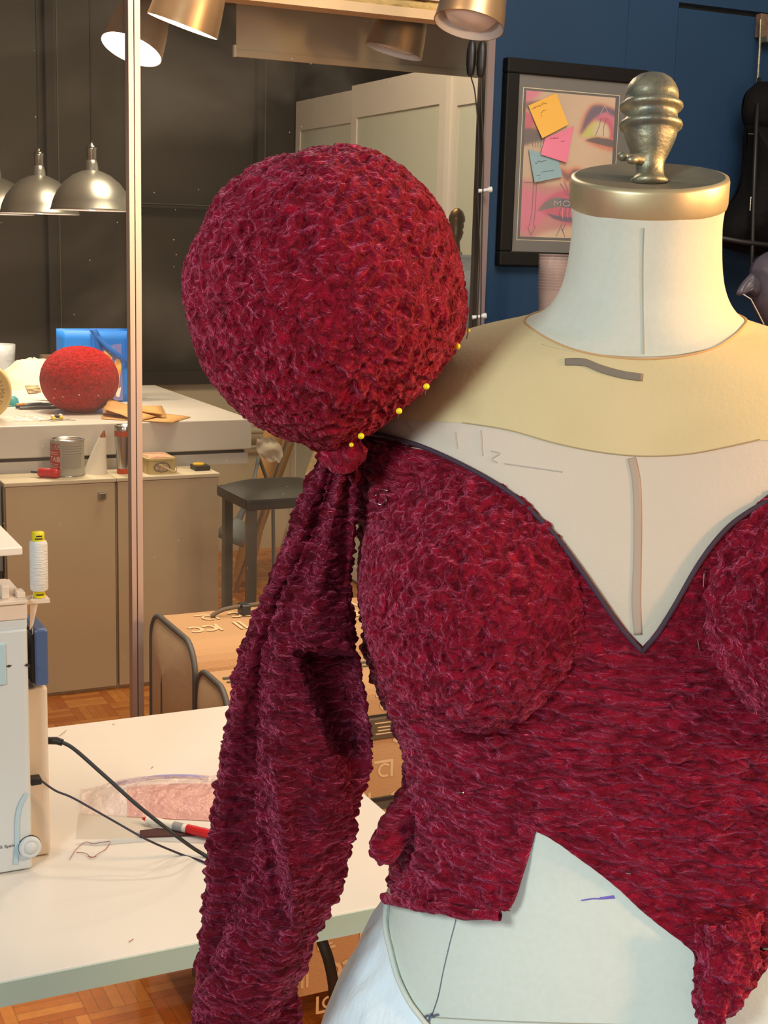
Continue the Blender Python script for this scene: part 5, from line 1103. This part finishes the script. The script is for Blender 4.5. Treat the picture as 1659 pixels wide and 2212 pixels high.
# ================================================================== VELVET BODICE
gm_ = thing('velvet_bodice', (BASE[0], BASE[1], .9), 'dark red crushed velvet bodice with round puff shoulder and hanging sleeve on the dress form', 'bodice')
def crush(P, sc=1.0, iso=False, amp=.0030):
    x, y, z = P[0] * ER[0] + P[1] * ER[1], P[0] * EF[0] + P[1] * EF[1], P[2]
    if iso: a, c_ = 92 * sc, 112 * sc
    else: a, c_ = 56 * sc, 150 * sc
    w = .22 * nz((x * 40, y * 40, z * 40))
    n1 = nz((x * a + w * 3, y * a, z * c_ + w * 4)); n2 = nz((x * a * 2.1 + 9, y * a * 2.1, z * c_ * 2.0 + w * 6))
    r = 1 - abs(n1) * 2.3; r2 = 1 - abs(n2) * 2.2
    return 1.2 * amp * (.75 * max(-.5, r) + .35 * r2 - .35)
def fabric(rows, name, m__, parent, amp=.0030, iso=False, sc=1.0, closed=False, edge=None, flip=False, fade=None):
    """dense rows of points, roughened along their normals"""
    A = np.array(rows); du = np.gradient(A, axis=1) if not closed else (np.roll(A, -1, 1) - np.roll(A, 1, 1)); dv = np.gradient(A, axis=0)
    N = np.cross(du, dv); N /= (np.linalg.norm(N, axis=2, keepdims=True) + 1e-12)
    if flip: N = -N
    out = []
    for i in range(A.shape[0]):
        r_ = []
        for j in range(A.shape[1]):
            k_ = 1.0 if fade is None else fade(i, j)
            r_.append(A[i, j] + N[i, j] * crush(A[i, j], sc, iso, amp) * k_)
        out.append(r_)
    return MB().grid(out, 0, closed).build(name, m__, parent)
# edges traced on the surface
neckL = [(770, 936), (792, 938), (850, 946), (920, 968), (1000, 1005), (1080, 1050), (1140, 1095), (1195, 1150), (1245, 1215), (1295, 1285), (1345, 1355), (1388, 1403)]
neckR = [(1388, 1403), (1420, 1365), (1460, 1300), (1510, 1215), (1560, 1150), (1610, 1110), (1665, 1082), (1740, 1060), (1850, 1010)]
midl = [(1388, 1403), (1340, 1500), (1270, 1620), (1200, 1730), (1160, 1792)]
flapR = [(1160, 1792), (1150, 1840), (1140, 1890), (1130, 1935), (1112, 1962)]
hemB = [(1160, 1792), (1210, 1820), (1265, 1862), (1320, 1905), (1370, 1952), (1420, 1995), (1468, 2030), (1497, 2058), (1496, 2100), (1498, 2140), (1508, 2175), (1518, 2200)]
def curve(pts, dense=6):
    out = []
    for p_ in catmull([V(*p_) for p_ in pts], dense):
        h_ = hst(p_[0], p_[1])
        if h_ is not None: out.append((h_[0], unwrap(h_[1])))
    return out
cNL, cNR, cM, cF, cH = curve(neckL), curve(neckR), curve(midl), curve(flapR), curve(hemB)
innerL = interp_curve([(a, b_ - .006) for a, b_ in cNL] + [(a, b_ - .035) for a, b_ in cM[4:-4]] + cF[1:])
sTopL = min(c_[0] for c_ in cNL); sV = cNL[-1][0]; sBotF = max(c_[0] for c_ in cF)
OFF = .0045
def lift_flap(s): return .012 * sstep((s - cF[0][0]) / (sBotF - cF[0][0]))
hemF = sorted((b_, a) for a, b_ in curve([(1112, 1962), (1050, 1961), (980, 1953), (920, 1947), (880, 1943), (864, 1941)]))
hem_s = lambda th: float(np.interp(th, [a for a, b_ in hemF], [b_ for a, b_ in hemF]))
sF0 = cM[len(cM) // 2][0]
def warp(s, th): return s if s < sF0 else sF0 + (s - sF0) * (hem_s(th) - sF0) / (sBotF - sF0) * 1.0
rows = []; NR = 330
for i in range(NR):
    s = sTopL + (sBotF - sTopL) * i / (NR - 1); ti = innerL(s); to = 1.32 * PI
    row = []
    hemdrop = 0
    for j in range(330):
        v = j / 329; th = ti + (to - ti) * v ** 1.15
        o_ = OFF * (1 if j > 2 else (.2, .7, .95)[j]) + (lift_flap(s) * (1 - sstep(v * 1.4)) if s > cF[0][0] else 0)
        if i > NR - 4: o_ *= (NR - 1 - i) / 4 * .6 + .4
        row.append(body(warp(s, th), th, o_))
    rows.append(row)
fabric(rows, 'bodice_panel', velv, gm_, flip=True, amp=.0038, fade=lambda i, j: min(1, (j + 1) / 16))
innerR = interp_curve([(a, b_ + .006) for a, b_ in cNR] + cM[1:] + cH[1:])
sTopR = min(c_[0] for c_ in cNR); sBotH = max(c_[0] for c_ in cH)
# outer edge of the pointed hem at the lower right
outp = curve([(1700, 2040), (1659, 2075), (1625, 2115), (1590, 2150), (1550, 2185), (1530, 2200)])
fo_ = interp_curve(outp); sO = min(c_[0] for c_ in outp)
rows = []; NR = 380
for i in range(NR):
    s = sTopR + (sBotH - sTopR) * i / (NR - 1); ti = innerR(s)
    to = -.32 * PI
    if s > sO: to = min(ti - .004, fo_(s))
    row = []
    for j in range(330):
        v = j / 329; th = ti + (to - ti) * v ** 1.1
        o_ = OFF * (1 if j > 2 else (.2, .7, .95)[j]) + .010 * sstep((s - sO) * 9)
        row.append(body(s, th, o_))
    rows.append(row)
fabric(rows, 'bodice_panel', velv, gm_, amp=.0038, fade=lambda i, j: min(1, (j + 1) / 16))
# folded tip turned up over the pointed hem
def pxquad(corners, n, m__, dist, curvef, name, parent, amp=.003):
    pass
# bust cups: domes standing proud of the panels
CUP = [(1080, 1046), (1165, 1112), (1212, 1165), (1243, 1230), (1258, 1290), (1256, 1360), (1238, 1420), (1203, 1480), (1160, 1528), (1112, 1560), (1070, 1570), (1000, 1558), (935, 1526), (880, 1480), (835, 1410), (805, 1330), (790, 1240), (796, 1160), (825, 1100), (870, 1056), (930, 1030), (1000, 1024)]
def cup_mesh(mir, H, dirv, name):
    cx0, cy0 = 1015, 1300
    pol = [(x, y) for x, y in CUP]
    A_ = sorted((math.atan2(y - cy0, x - cx0), math.hypot(x - cx0, y - cy0)) for x, y in pol)
    ag = np.array([a for a, r in A_]); rg = np.array([r for a, r in A_]); ag = np.concatenate([ag - 2 * PI, ag, ag + 2 * PI]); rg = np.concatenate([rg] * 3)
    _g = np.linspace(-2 * PI, 2 * PI, 721); _r = np.interp(_g, ag, rg); k = np.exp(-(np.arange(-12, 13) / 5.0) ** 2); k /= k.sum(); _r = np.convolve(np.pad(_r, 12, mode='edge'), k, mode='valid')
    rows = []; NR_, NA = 130, 320
    for i in range(NR_ + 1):
        r = i / NR_; row = []
        for j in range(NA):
            a = 2 * PI * j / NA; an = a if a < PI else a - 2 * PI; R_ = float(np.interp(an, _g, _r)) * r
            dx, dy = R_ * math.cos(a), R_ * math.sin(a)
            x = cx0 + dx; y = cy0 + dy
            if mir: x = 2779 - x
            p_ = hit(x, y, .003); k_ = 0; xx = x
            while p_ is None and k_ < 80: xx += 3 if x < 1300 else -3; k_ += 1; p_ = hit(xx, y, .003)
            if p_ is None: p_ = row[-1] if row else rows[-1][j]
            up = .5 - .5 * math.sin(a)          # 1 at the top of the cup
            h = H * ((1 - r ** 3.2) ** .52 * (1 - up) + (1 - r ** 2) ** 1.25 * up)
            row.append(p_ + dirv * h)
        rows.append(row)
    return fabric(rows, name, velv_iso, gm_, iso=True, amp=.0032, closed=True, fade=lambda i, j: min(1, (i + 2) / 12), flip=mir)
dl = EF * .86 - ER * .42 + EU * -.06; dl /= np.linalg.norm(dl); dr_ = EF * .86 + ER * .42 + EU * -.06; dr_ /= np.linalg.norm(dr_)
cupL = cup_mesh(False, .050, dl, 'bust_cup')
cupR = cup_mesh(True, .050, dr_, 'bust_cup')
# piping along the neckline
q_ = onsurf(neckL[1:], .0050, 8) + onsurf(neckR[1:], .0050, 8)
MB().tube(q_, .0018, 8).build('neckline_piping', M['piping'], gm_)
# sheer yoke from the neck base down under the velvet
nb = curve([(1141, 700), (1160, 715), (1200, 738), (1250, 757), (1310, 769), (1390, 775), (1470, 769), (1540, 751), (1585, 722), (1606, 700)])
fn = sorted([(t, s) for s, t in nb]); tn = [a for a, b_ in fn]; sn_ = [b_ for a, b_ in fn]
def s_top(th):
    t = th
    if t < tn[0] or t > tn[-1]:
        # round the back: level ring
        tt = [tn[-1], 1.5 * PI, tn[0] + 2 * PI]; t2_ = t if t > tn[-1] else t + 2 * PI
        return float(np.interp(t2_, tt, [sn_[-1], sn_[-1] - .004, sn_[0]]))
    return float(np.interp(t, tn, sn_))
bd = curve([(900, 908), (1000, 914), (1100, 930), (1200, 958), (1300, 978), (1390, 986), (1480, 982), (1560, 968), (1640, 950)])
fb = sorted([(t, s) for s, t in bd]); tb_ = [a for a, b_ in fb]; sb_ = [b_ for a, b_ in fb]
def s_band(th): return float(np.interp(th, tb_, sb_))
ths = np.linspace(-.5 * PI + .001, 1.5 * PI, 300)
def yoke(sa, sb, off, name, m__):
    rows = []
    for k_ in range(70):
        v = k_ / 69; rows.append([body(sa(t) * (1 - v) + sb(t) * v, t, off) for t in ths])
    return MB().grid(rows).build(name, m__, gm_)
yoke(s_top, lambda t: s_band(t), .0014, 'sheer_yoke', M['yoke'])
yoke(lambda t: s_band(t) - .002, lambda t: sV + .05, .0009, 'sheer_panel', M['yoke2'])
MB().tube([body(s_top(t), t, .0014) for t in ths], .0009, 6).build('neck_edge', mat('neck_binding', (200, 160, 112), 0.8), gm_)
MB().tube(onsurf([(1000, 914), (1100, 930), (1200, 958), (1300, 978), (1390, 986), (1480, 982), (1560, 968), (1640, 950)], .0016), .0004, 5).build('yoke_seam', mat('yoke_seam', (176, 156, 120), 0.8), gm_)
surfribbon([(1221, 785, 7), (1262, 786, 7.5), (1300, 800, 8), (1345, 812, 8), (1387, 818, 8)], 8, 'grey_tape', M['taupe'], gm_, .0022)
surfribbon([(1364, 990, 9), (1374, 1040, 9), (1377, 1120, 9), (1376, 1220, 9), (1374, 1300, 10), (1378, 1370, 9)], 9, 'centre_strip', M['strip'], gm_, .0014)
for pts in ([(985, 935), (990, 970)], [(1040, 930), (1044, 985)], [(1062, 975), (1080, 980), (1064, 992), (1075, 1000)], [(1090, 1002), (1160, 1012), (1215, 1020)], [(880, 912), (895, 930)]):
    line(pts, .0005, 'faint_mark', mat('faint_mark', (190, 180, 168), 0.9), gm_, .0012)
# back flap peeping out at the left of the waist
def blob(path, radii, name, m__, parent, n=60, amp=.003, iso=False, flat=.7, dense=10, cap=True):
    P_ = catmull([V(*p_) for p_ in path], dense); R_ = [float(a[0]) for a in catmull([V(r) for r in radii], dense)]
    rows = []
    for i, p_ in enumerate(P_):
        t_ = P_[min(i + 1, len(P_) - 1)] - P_[max(i - 1, 0)]; t_ /= np.linalg.norm(t_); b2 = np.cross(t_, EF); b2 /= np.linalg.norm(b2); f2 = np.cross(b2, t_)
        rows.append([p_ + (b2 * math.cos(a) + f2 * math.sin(a) * flat) * R_[i] for a in np.linspace(0, 2 * PI, n, endpoint=False)])
    return fabric(rows, name, m__, parent, amp=amp, iso=iso, closed=True)
fl = [atD(900, 1700, 1.12), atD(872, 1758, 1.10), atD(848, 1800, 1.085), atD(830, 1836, 1.075), atD(824, 1856, 1.075), atD(822, 1872, 1.075)]
blob(fl, [.012, .0135, .0138, .0125, .009, .001], 'back_flap', velv, gm_, amp=.0022)
# hem roll of the front flap
hr = [body(hem_s(t) - .002, t, .007 + lift_flap(sBotF) * (1 - sstep(1.4 * ((t - innerL(sBotF)) / (1.32 * PI - innerL(sBotF))) ** (1 / 1.15)))) for t in np.linspace(innerL(sBotF), hemF[-1][0] + .05, 120)]
blob(hr[::6], [.0042] * len(hr[::6]), 'hem_roll', velv, gm_, n=20, amp=.0012, flat=1, dense=14)
# folded pointed tip
rows = []
PTS_L = [(1500, 1965), (1504, 2010), (1500, 2070), (1496, 2110), (1500, 2150), (1512, 2182), (1520, 2198)]
PTS_R = [(1640, 1935), (1640, 1990), (1638, 2040), (1630, 2085), (1610, 2122), (1565, 2160), (1530, 2198)]
pl_, pr_ = catmull([V(*p_) for p_ in PTS_L], 16), catmull([V(*p_) for p_ in PTS_R], 16)
for a, b_ in zip(pl_, pr_):
    row = []
    for v in np.linspace(0, 1, 90):
        q_ = a * (1 - v) + b_ * v; h_ = hit(q_[0], q_[1], .0); row.append(h_ + EF * (.020 + .012 * math.sin(PI * v) ** .6))
    rows.append(row)
fabric(rows, 'pointed_tip', velv_iso, gm_, iso=True, amp=.0032, flip=True)

# ---- puff: a big soft ball on the shoulder
puff_out = [(720, 320), (640, 335), (560, 362), (500, 395), (462, 445), (430, 505), (398, 585), (396, 640), (412, 715), (438, 800), (485, 868), (530, 912), (600, 945), (655, 962), (690, 978), (725, 984), (760, 962), (792, 945), (862, 890), (918, 838), (962, 785), (1000, 725), (1011, 690), (1006, 610), (998, 560), (975, 500), (945, 440), (900, 395), (850, 355), (790, 328)]
pcx, pcy = 712, 650
ang = []; 
for x, y in puff_out: ang.append((math.atan2(y - pcy, x - pcx), math.hypot(x - pcx, y - pcy)))
ang.sort(); aa = np.array([a for a, r in ang]); rr = np.array([r for a, r in ang])
aa = np.concatenate([aa - 2 * PI, aa, aa + 2 * PI]); rr = np.concatenate([rr, rr, rr])
_g = np.linspace(-2 * PI, 2 * PI, 1441); _r = np.interp(_g, aa, rr); _k = np.exp(-(np.arange(-24, 25) / 10.0) ** 2); _k /= _k.sum()
_r = np.convolve(np.pad(_r, 24, mode='edge'), _k, mode='valid'); aa, rr = _g, _r
DB = 1.00
PC = atD(pcx, pcy, DB); fz = RM @ V((pcx - PCX) / F, (pcy - PCY) / F, 1); fz /= np.linalg.norm(fz)
fxx = np.cross(fz, EU); fxx /= np.linalg.norm(fxx); fyy_ = np.cross(fz, fxx)   # right, down
if (fxx @ ER) < 0: fxx = -fxx
if fyy_[2] > 0: fyy_ = -fyy_
rows = []
seams = [-2.5, -1.7, -.95, -.2, .55, 1.2, 2.05, 2.8]
for i in range(321):
    ph = PI * i / 320; row = []
    for j in range(640):
        a = 2 * PI * j / 640; R_ = float(np.interp(a if a < PI else a - 2 * PI, aa, rr)) / F * DB * .985
        sx = math.sin(ph); k_ = sx ** 2
        Rm = .1005 * (1 - k_) + R_ * k_
        dz_ = math.cos(ph) * .098
        P_ = PC + (fxx * math.cos(a) + fyy_ * math.sin(a)) * Rm * sx ** .92 - fz * dz_
        # panels meeting at a point low on the right: shallow creases running from crown to cuff
        row.append(P_)
    rows.append(row)
# seam creases: great circles through the crown axis
def puff_crease(P_):
    d = P_ - PC; d /= np.linalg.norm(d)
    ax_ = (fxx * .52 + fyy_ * .70 - fz * .35); ax_ /= np.linalg.norm(ax_)
    e1 = np.cross(ax_, fz); e1 /= np.linalg.norm(e1); e2 = np.cross(ax_, e1)
    t_ = math.atan2(d @ e2, d @ e1); w_ = t_ / (2 * PI) * 8; f_ = abs(w_ - round(w_)) * 2
    return -.0028 * (1 - f_) ** 2 * min(1, math.hypot(d @ e1, d @ e2) * 1.5)
rows = [[P_ + (P_ - PC) / np.linalg.norm(P_ - PC) * puff_crease(P_) for P_ in r_] for r_ in rows]
fabric(rows, 'puff_sleeve', velv_iso, gm_, iso=True, amp=.0030, closed=True, fade=lambda i, j: min(1, i / 14, (320 - i) / 14), flip=False)

# ---- long hanging sleeve
def sleeve(Lp, Rp, y0, y1, DF, thick, name, relief=None, ny=330, nx=120, amp=.0032, m__=None, power=.55):
    ly, lx = [p_[1] for p_ in Lp], [p_[0] for p_ in Lp]; ry, rx = [p_[1] for p_ in Rp], [p_[0] for p_ in Rp]
    rows = []
    for i in range(ny):
        y = y0 + (y1 - y0) * i / (ny - 1); a, b_ = np.interp(y, ly, lx), np.interp(y, ry, rx); D = DF(y); front = []; back = []
        w_ = (b_ - a) / F * D
        for j in range(nx):
            u = .5 - .5 * math.cos(PI * j / (nx - 1)); x = a + (b_ - a) * u; ar = (4 * u * (1 - u)) ** power
            T = min(thick, w_ * .42)
            d = T * ar + (relief(x, y, u) * min(1, ar * 1.6) if relief else 0)
            front.append(atD(x, y, D - d))
        for j in range(1, 29):
            u = 1 - j / 29; ar = (4 * u * (1 - u)) ** .5; back.append(atD(a + (b_ - a) * u, y, D + min(thick, w_ * .42) * .8 * ar))
        rows.append(front + back)
    return fabric(rows, name, m__ or velv_shade, gm_, amp=amp, closed=True, flip=False)
# back layer, the left strip
Lb = [(690, 975), (655, 1050), (632, 1100), (600, 1195), (560, 1290), (533, 1350), (512, 1420), (498, 1486), (479, 1584), (465, 1681), (450, 1798), (441, 1896), (432, 1990), (424, 2060), (417, 2140), (410, 2212), (400, 2330)]
Rb = [(752, 975), (735, 1050), (722, 1130), (690, 1220), (650, 1300), (630, 1400), (625, 1600), (625, 1800), (620, 1900), (610, 2000), (600, 2100), (592, 2212), (588, 2330)]
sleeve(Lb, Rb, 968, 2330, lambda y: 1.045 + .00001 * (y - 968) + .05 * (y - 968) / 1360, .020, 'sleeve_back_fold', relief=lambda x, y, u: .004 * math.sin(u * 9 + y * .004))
# front layer with the hollow under the upper fold
Lf = [(728, 966), (716, 1010), (702, 1060), (684, 1120), (655, 1190), (628, 1240), (604, 1280), (590, 1320), (578, 1370), (566, 1410), (559, 1480), (557, 1560), (552, 1640), (550, 1720), (553, 1800), (540, 1880), (500, 1960), (470, 2040), (440, 2110), (425, 2170), (418, 2212), (408, 2330)]
Rf = [(795, 966), (792, 1000), (780, 1080), (768, 1180), (762, 1260), (770, 1350), (773, 1410), (780, 1463), (790, 1520), (799, 1584), (804, 1662), (775, 1759), (763, 1837), (744, 1907), (709, 1989), (682, 2028), (670, 2079), (643, 2130), (608, 2180), (588, 2212), (560, 2330)]
def rel(x, y, u):
    xl = 636 + (y - 1420) * .36
    rec = sstep((y - 1404) / 12) * sstep((x - xl) / 34) * (1 - sstep((y - 1560) / 230))
    over = sstep((y - 1230) / 170) * (1 - sstep((y - 1402) / 12)) * sstep((x - 615) / 60)
    f1 = .006 * math.exp(-((x - (600 + (y - 1400) * .05)) / 26) ** 2)
    # long diagonal folds lower down
    g = .010 * math.exp(-((x - (575 + (y - 1600) * .17)) / 20) ** 2) * sstep((y - 1500) / 200) * (1 - sstep((y - 1930) / 120))
    g2 = -.010 * math.exp(-((x - (556 + (y - 1700) * .22)) / 14) ** 2) * sstep((y - 1680) / 120) * (1 - sstep((y - 1960) / 90))
    g3 = .007 * math.exp(-((x - (700 - (y - 1750) * .28)) / 30) ** 2) * sstep((y - 1650) / 120)
    # upper gathers fanning out from the pinned point
    top = .006 * math.sin((x - 760) / (y - 900) * 26) * (1 - sstep((y - 1250) / 180))
    return -.040 * rec + .016 * over + f1 + g + g2 + g3 + top
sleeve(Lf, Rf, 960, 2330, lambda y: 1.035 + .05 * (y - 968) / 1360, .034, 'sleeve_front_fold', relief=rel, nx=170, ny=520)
Lc = [(560, 2060), (560, 2330)]; Rc = [(600, 2060), (640, 2110), (652, 2160), (657, 2212), (655, 2330)]
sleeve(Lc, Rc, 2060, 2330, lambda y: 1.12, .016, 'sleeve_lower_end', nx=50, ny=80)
# gathered joint between puff and sleeve
blob([atD(700, 960, 1.0), atD(728, 978, 1.0), atD(756, 968, .995), atD(786, 950, .99)], [.010, .015, .014, .008], 'gather', velv_iso, gm_, amp=.002, iso=True)

# ---- pins
def ballpin(px, py, D, label, r=.0022):
    p_ = atD(px, py, D); k = thing('yellow_pin', p_, label, 'pin', 'yellow headed pins along the armhole')
    MB().sphere(p_, r, 18, 10).build('pin_head', M['pinhead'], k); MB().tube([p_, p_ + fz * .012 + EU * -.006], .0004, 6).build('pin_shaft', M['steel'], k)
ballpin(780, 942, .965, 'yellow headed pin at the corner where puff, sleeve and neckline meet', .0023)
ballpin(759, 961, .975, 'yellow headed pin just below the corner one, lowest of the row', .0017)
ballpin(862, 888, .945, 'yellow headed pin, third from the bottom of the row along the puff'); ballpin(921, 835, .945, 'yellow headed pin, half way up the right side of the puff')
ballpin(988, 748, .975, 'yellow headed pin, second from the top by the shoulder'); ballpin(1012, 714, .99, 'yellow headed pin, topmost, where the puff touches the shoulder', .0014)
def tubeD(pts, r, name, label, cat='pin'):
    q_ = []
    for x, y in pts: 
        h_ = scene_hit(x, y); q_.append(h_)
    o = MB().tube(catmull(q_, 4), r, 6).build(name, M['steel']); return tag(o, label, cat)
dg = bpy.context.evaluated_depsgraph_get
def mesh_bvh(o):
    mwx = Matrix.Translation(sum((p.location for p in [o] + ([o.parent] if o.parent else [])), Vector((0, 0, 0)))); me = o.data
    return BVHTree.FromPolygons([mwx @ v.co for v in me.vertices], [tuple(p.vertices) for p in me.polygons])
TREES = [mesh_bvh(o) for o in gm_.children if o.type == 'MESH' and o.name.split('.')[0] in ('bodice_panel', 'bust_cup')] if True else []
gm_children = [o for o in bpy.data.objects if o.parent == gm_ and o.type == 'MESH' and o.name.split('.')[0] in ('bodice_panel', 'bust_cup')]
TREES = [mesh_bvh(o) for o in gm_children]
def scene_hit(x, y):
    r = Vector(ray(x, y)).normalized(); best = None
    for t_ in TREES:
        h_ = t_.ray_cast(Vector(CAM), r)
        if h_[0] is not None and (best is None or h_[3] < best[3]): best = h_
    p_ = best[0] if best else Vector(hit(x, y)); return np.array(p_ - r * .0032)
tubeD([(838, 1060), (824, 1058), (812, 1070), (814, 1086), (826, 1090), (834, 1082), (834, 1070)], .00045, 'safety_pin', 'round thin safety pin loop at the upper left of the velvet bodice')
tubeD([(988, 1712), (1001, 1712)], .0006, 'straight_pin', 'short steel pin glinting at the left waist of the bodice')
tubeD([(1521, 1238), (1519, 1268)], .0005, 'straight_pin', 'upright steel pin beside the right bust cup, upper one'); tubeD([(1507, 1380), (1510, 1404)], .0005, 'straight_pin', 'upright steel pin below the right bust cup, lower one')
tubeD([(1352, 1886), (1362, 1887)], .0006, 'straight_pin', 'tiny steel pin near the diagonal hem of the bodice')
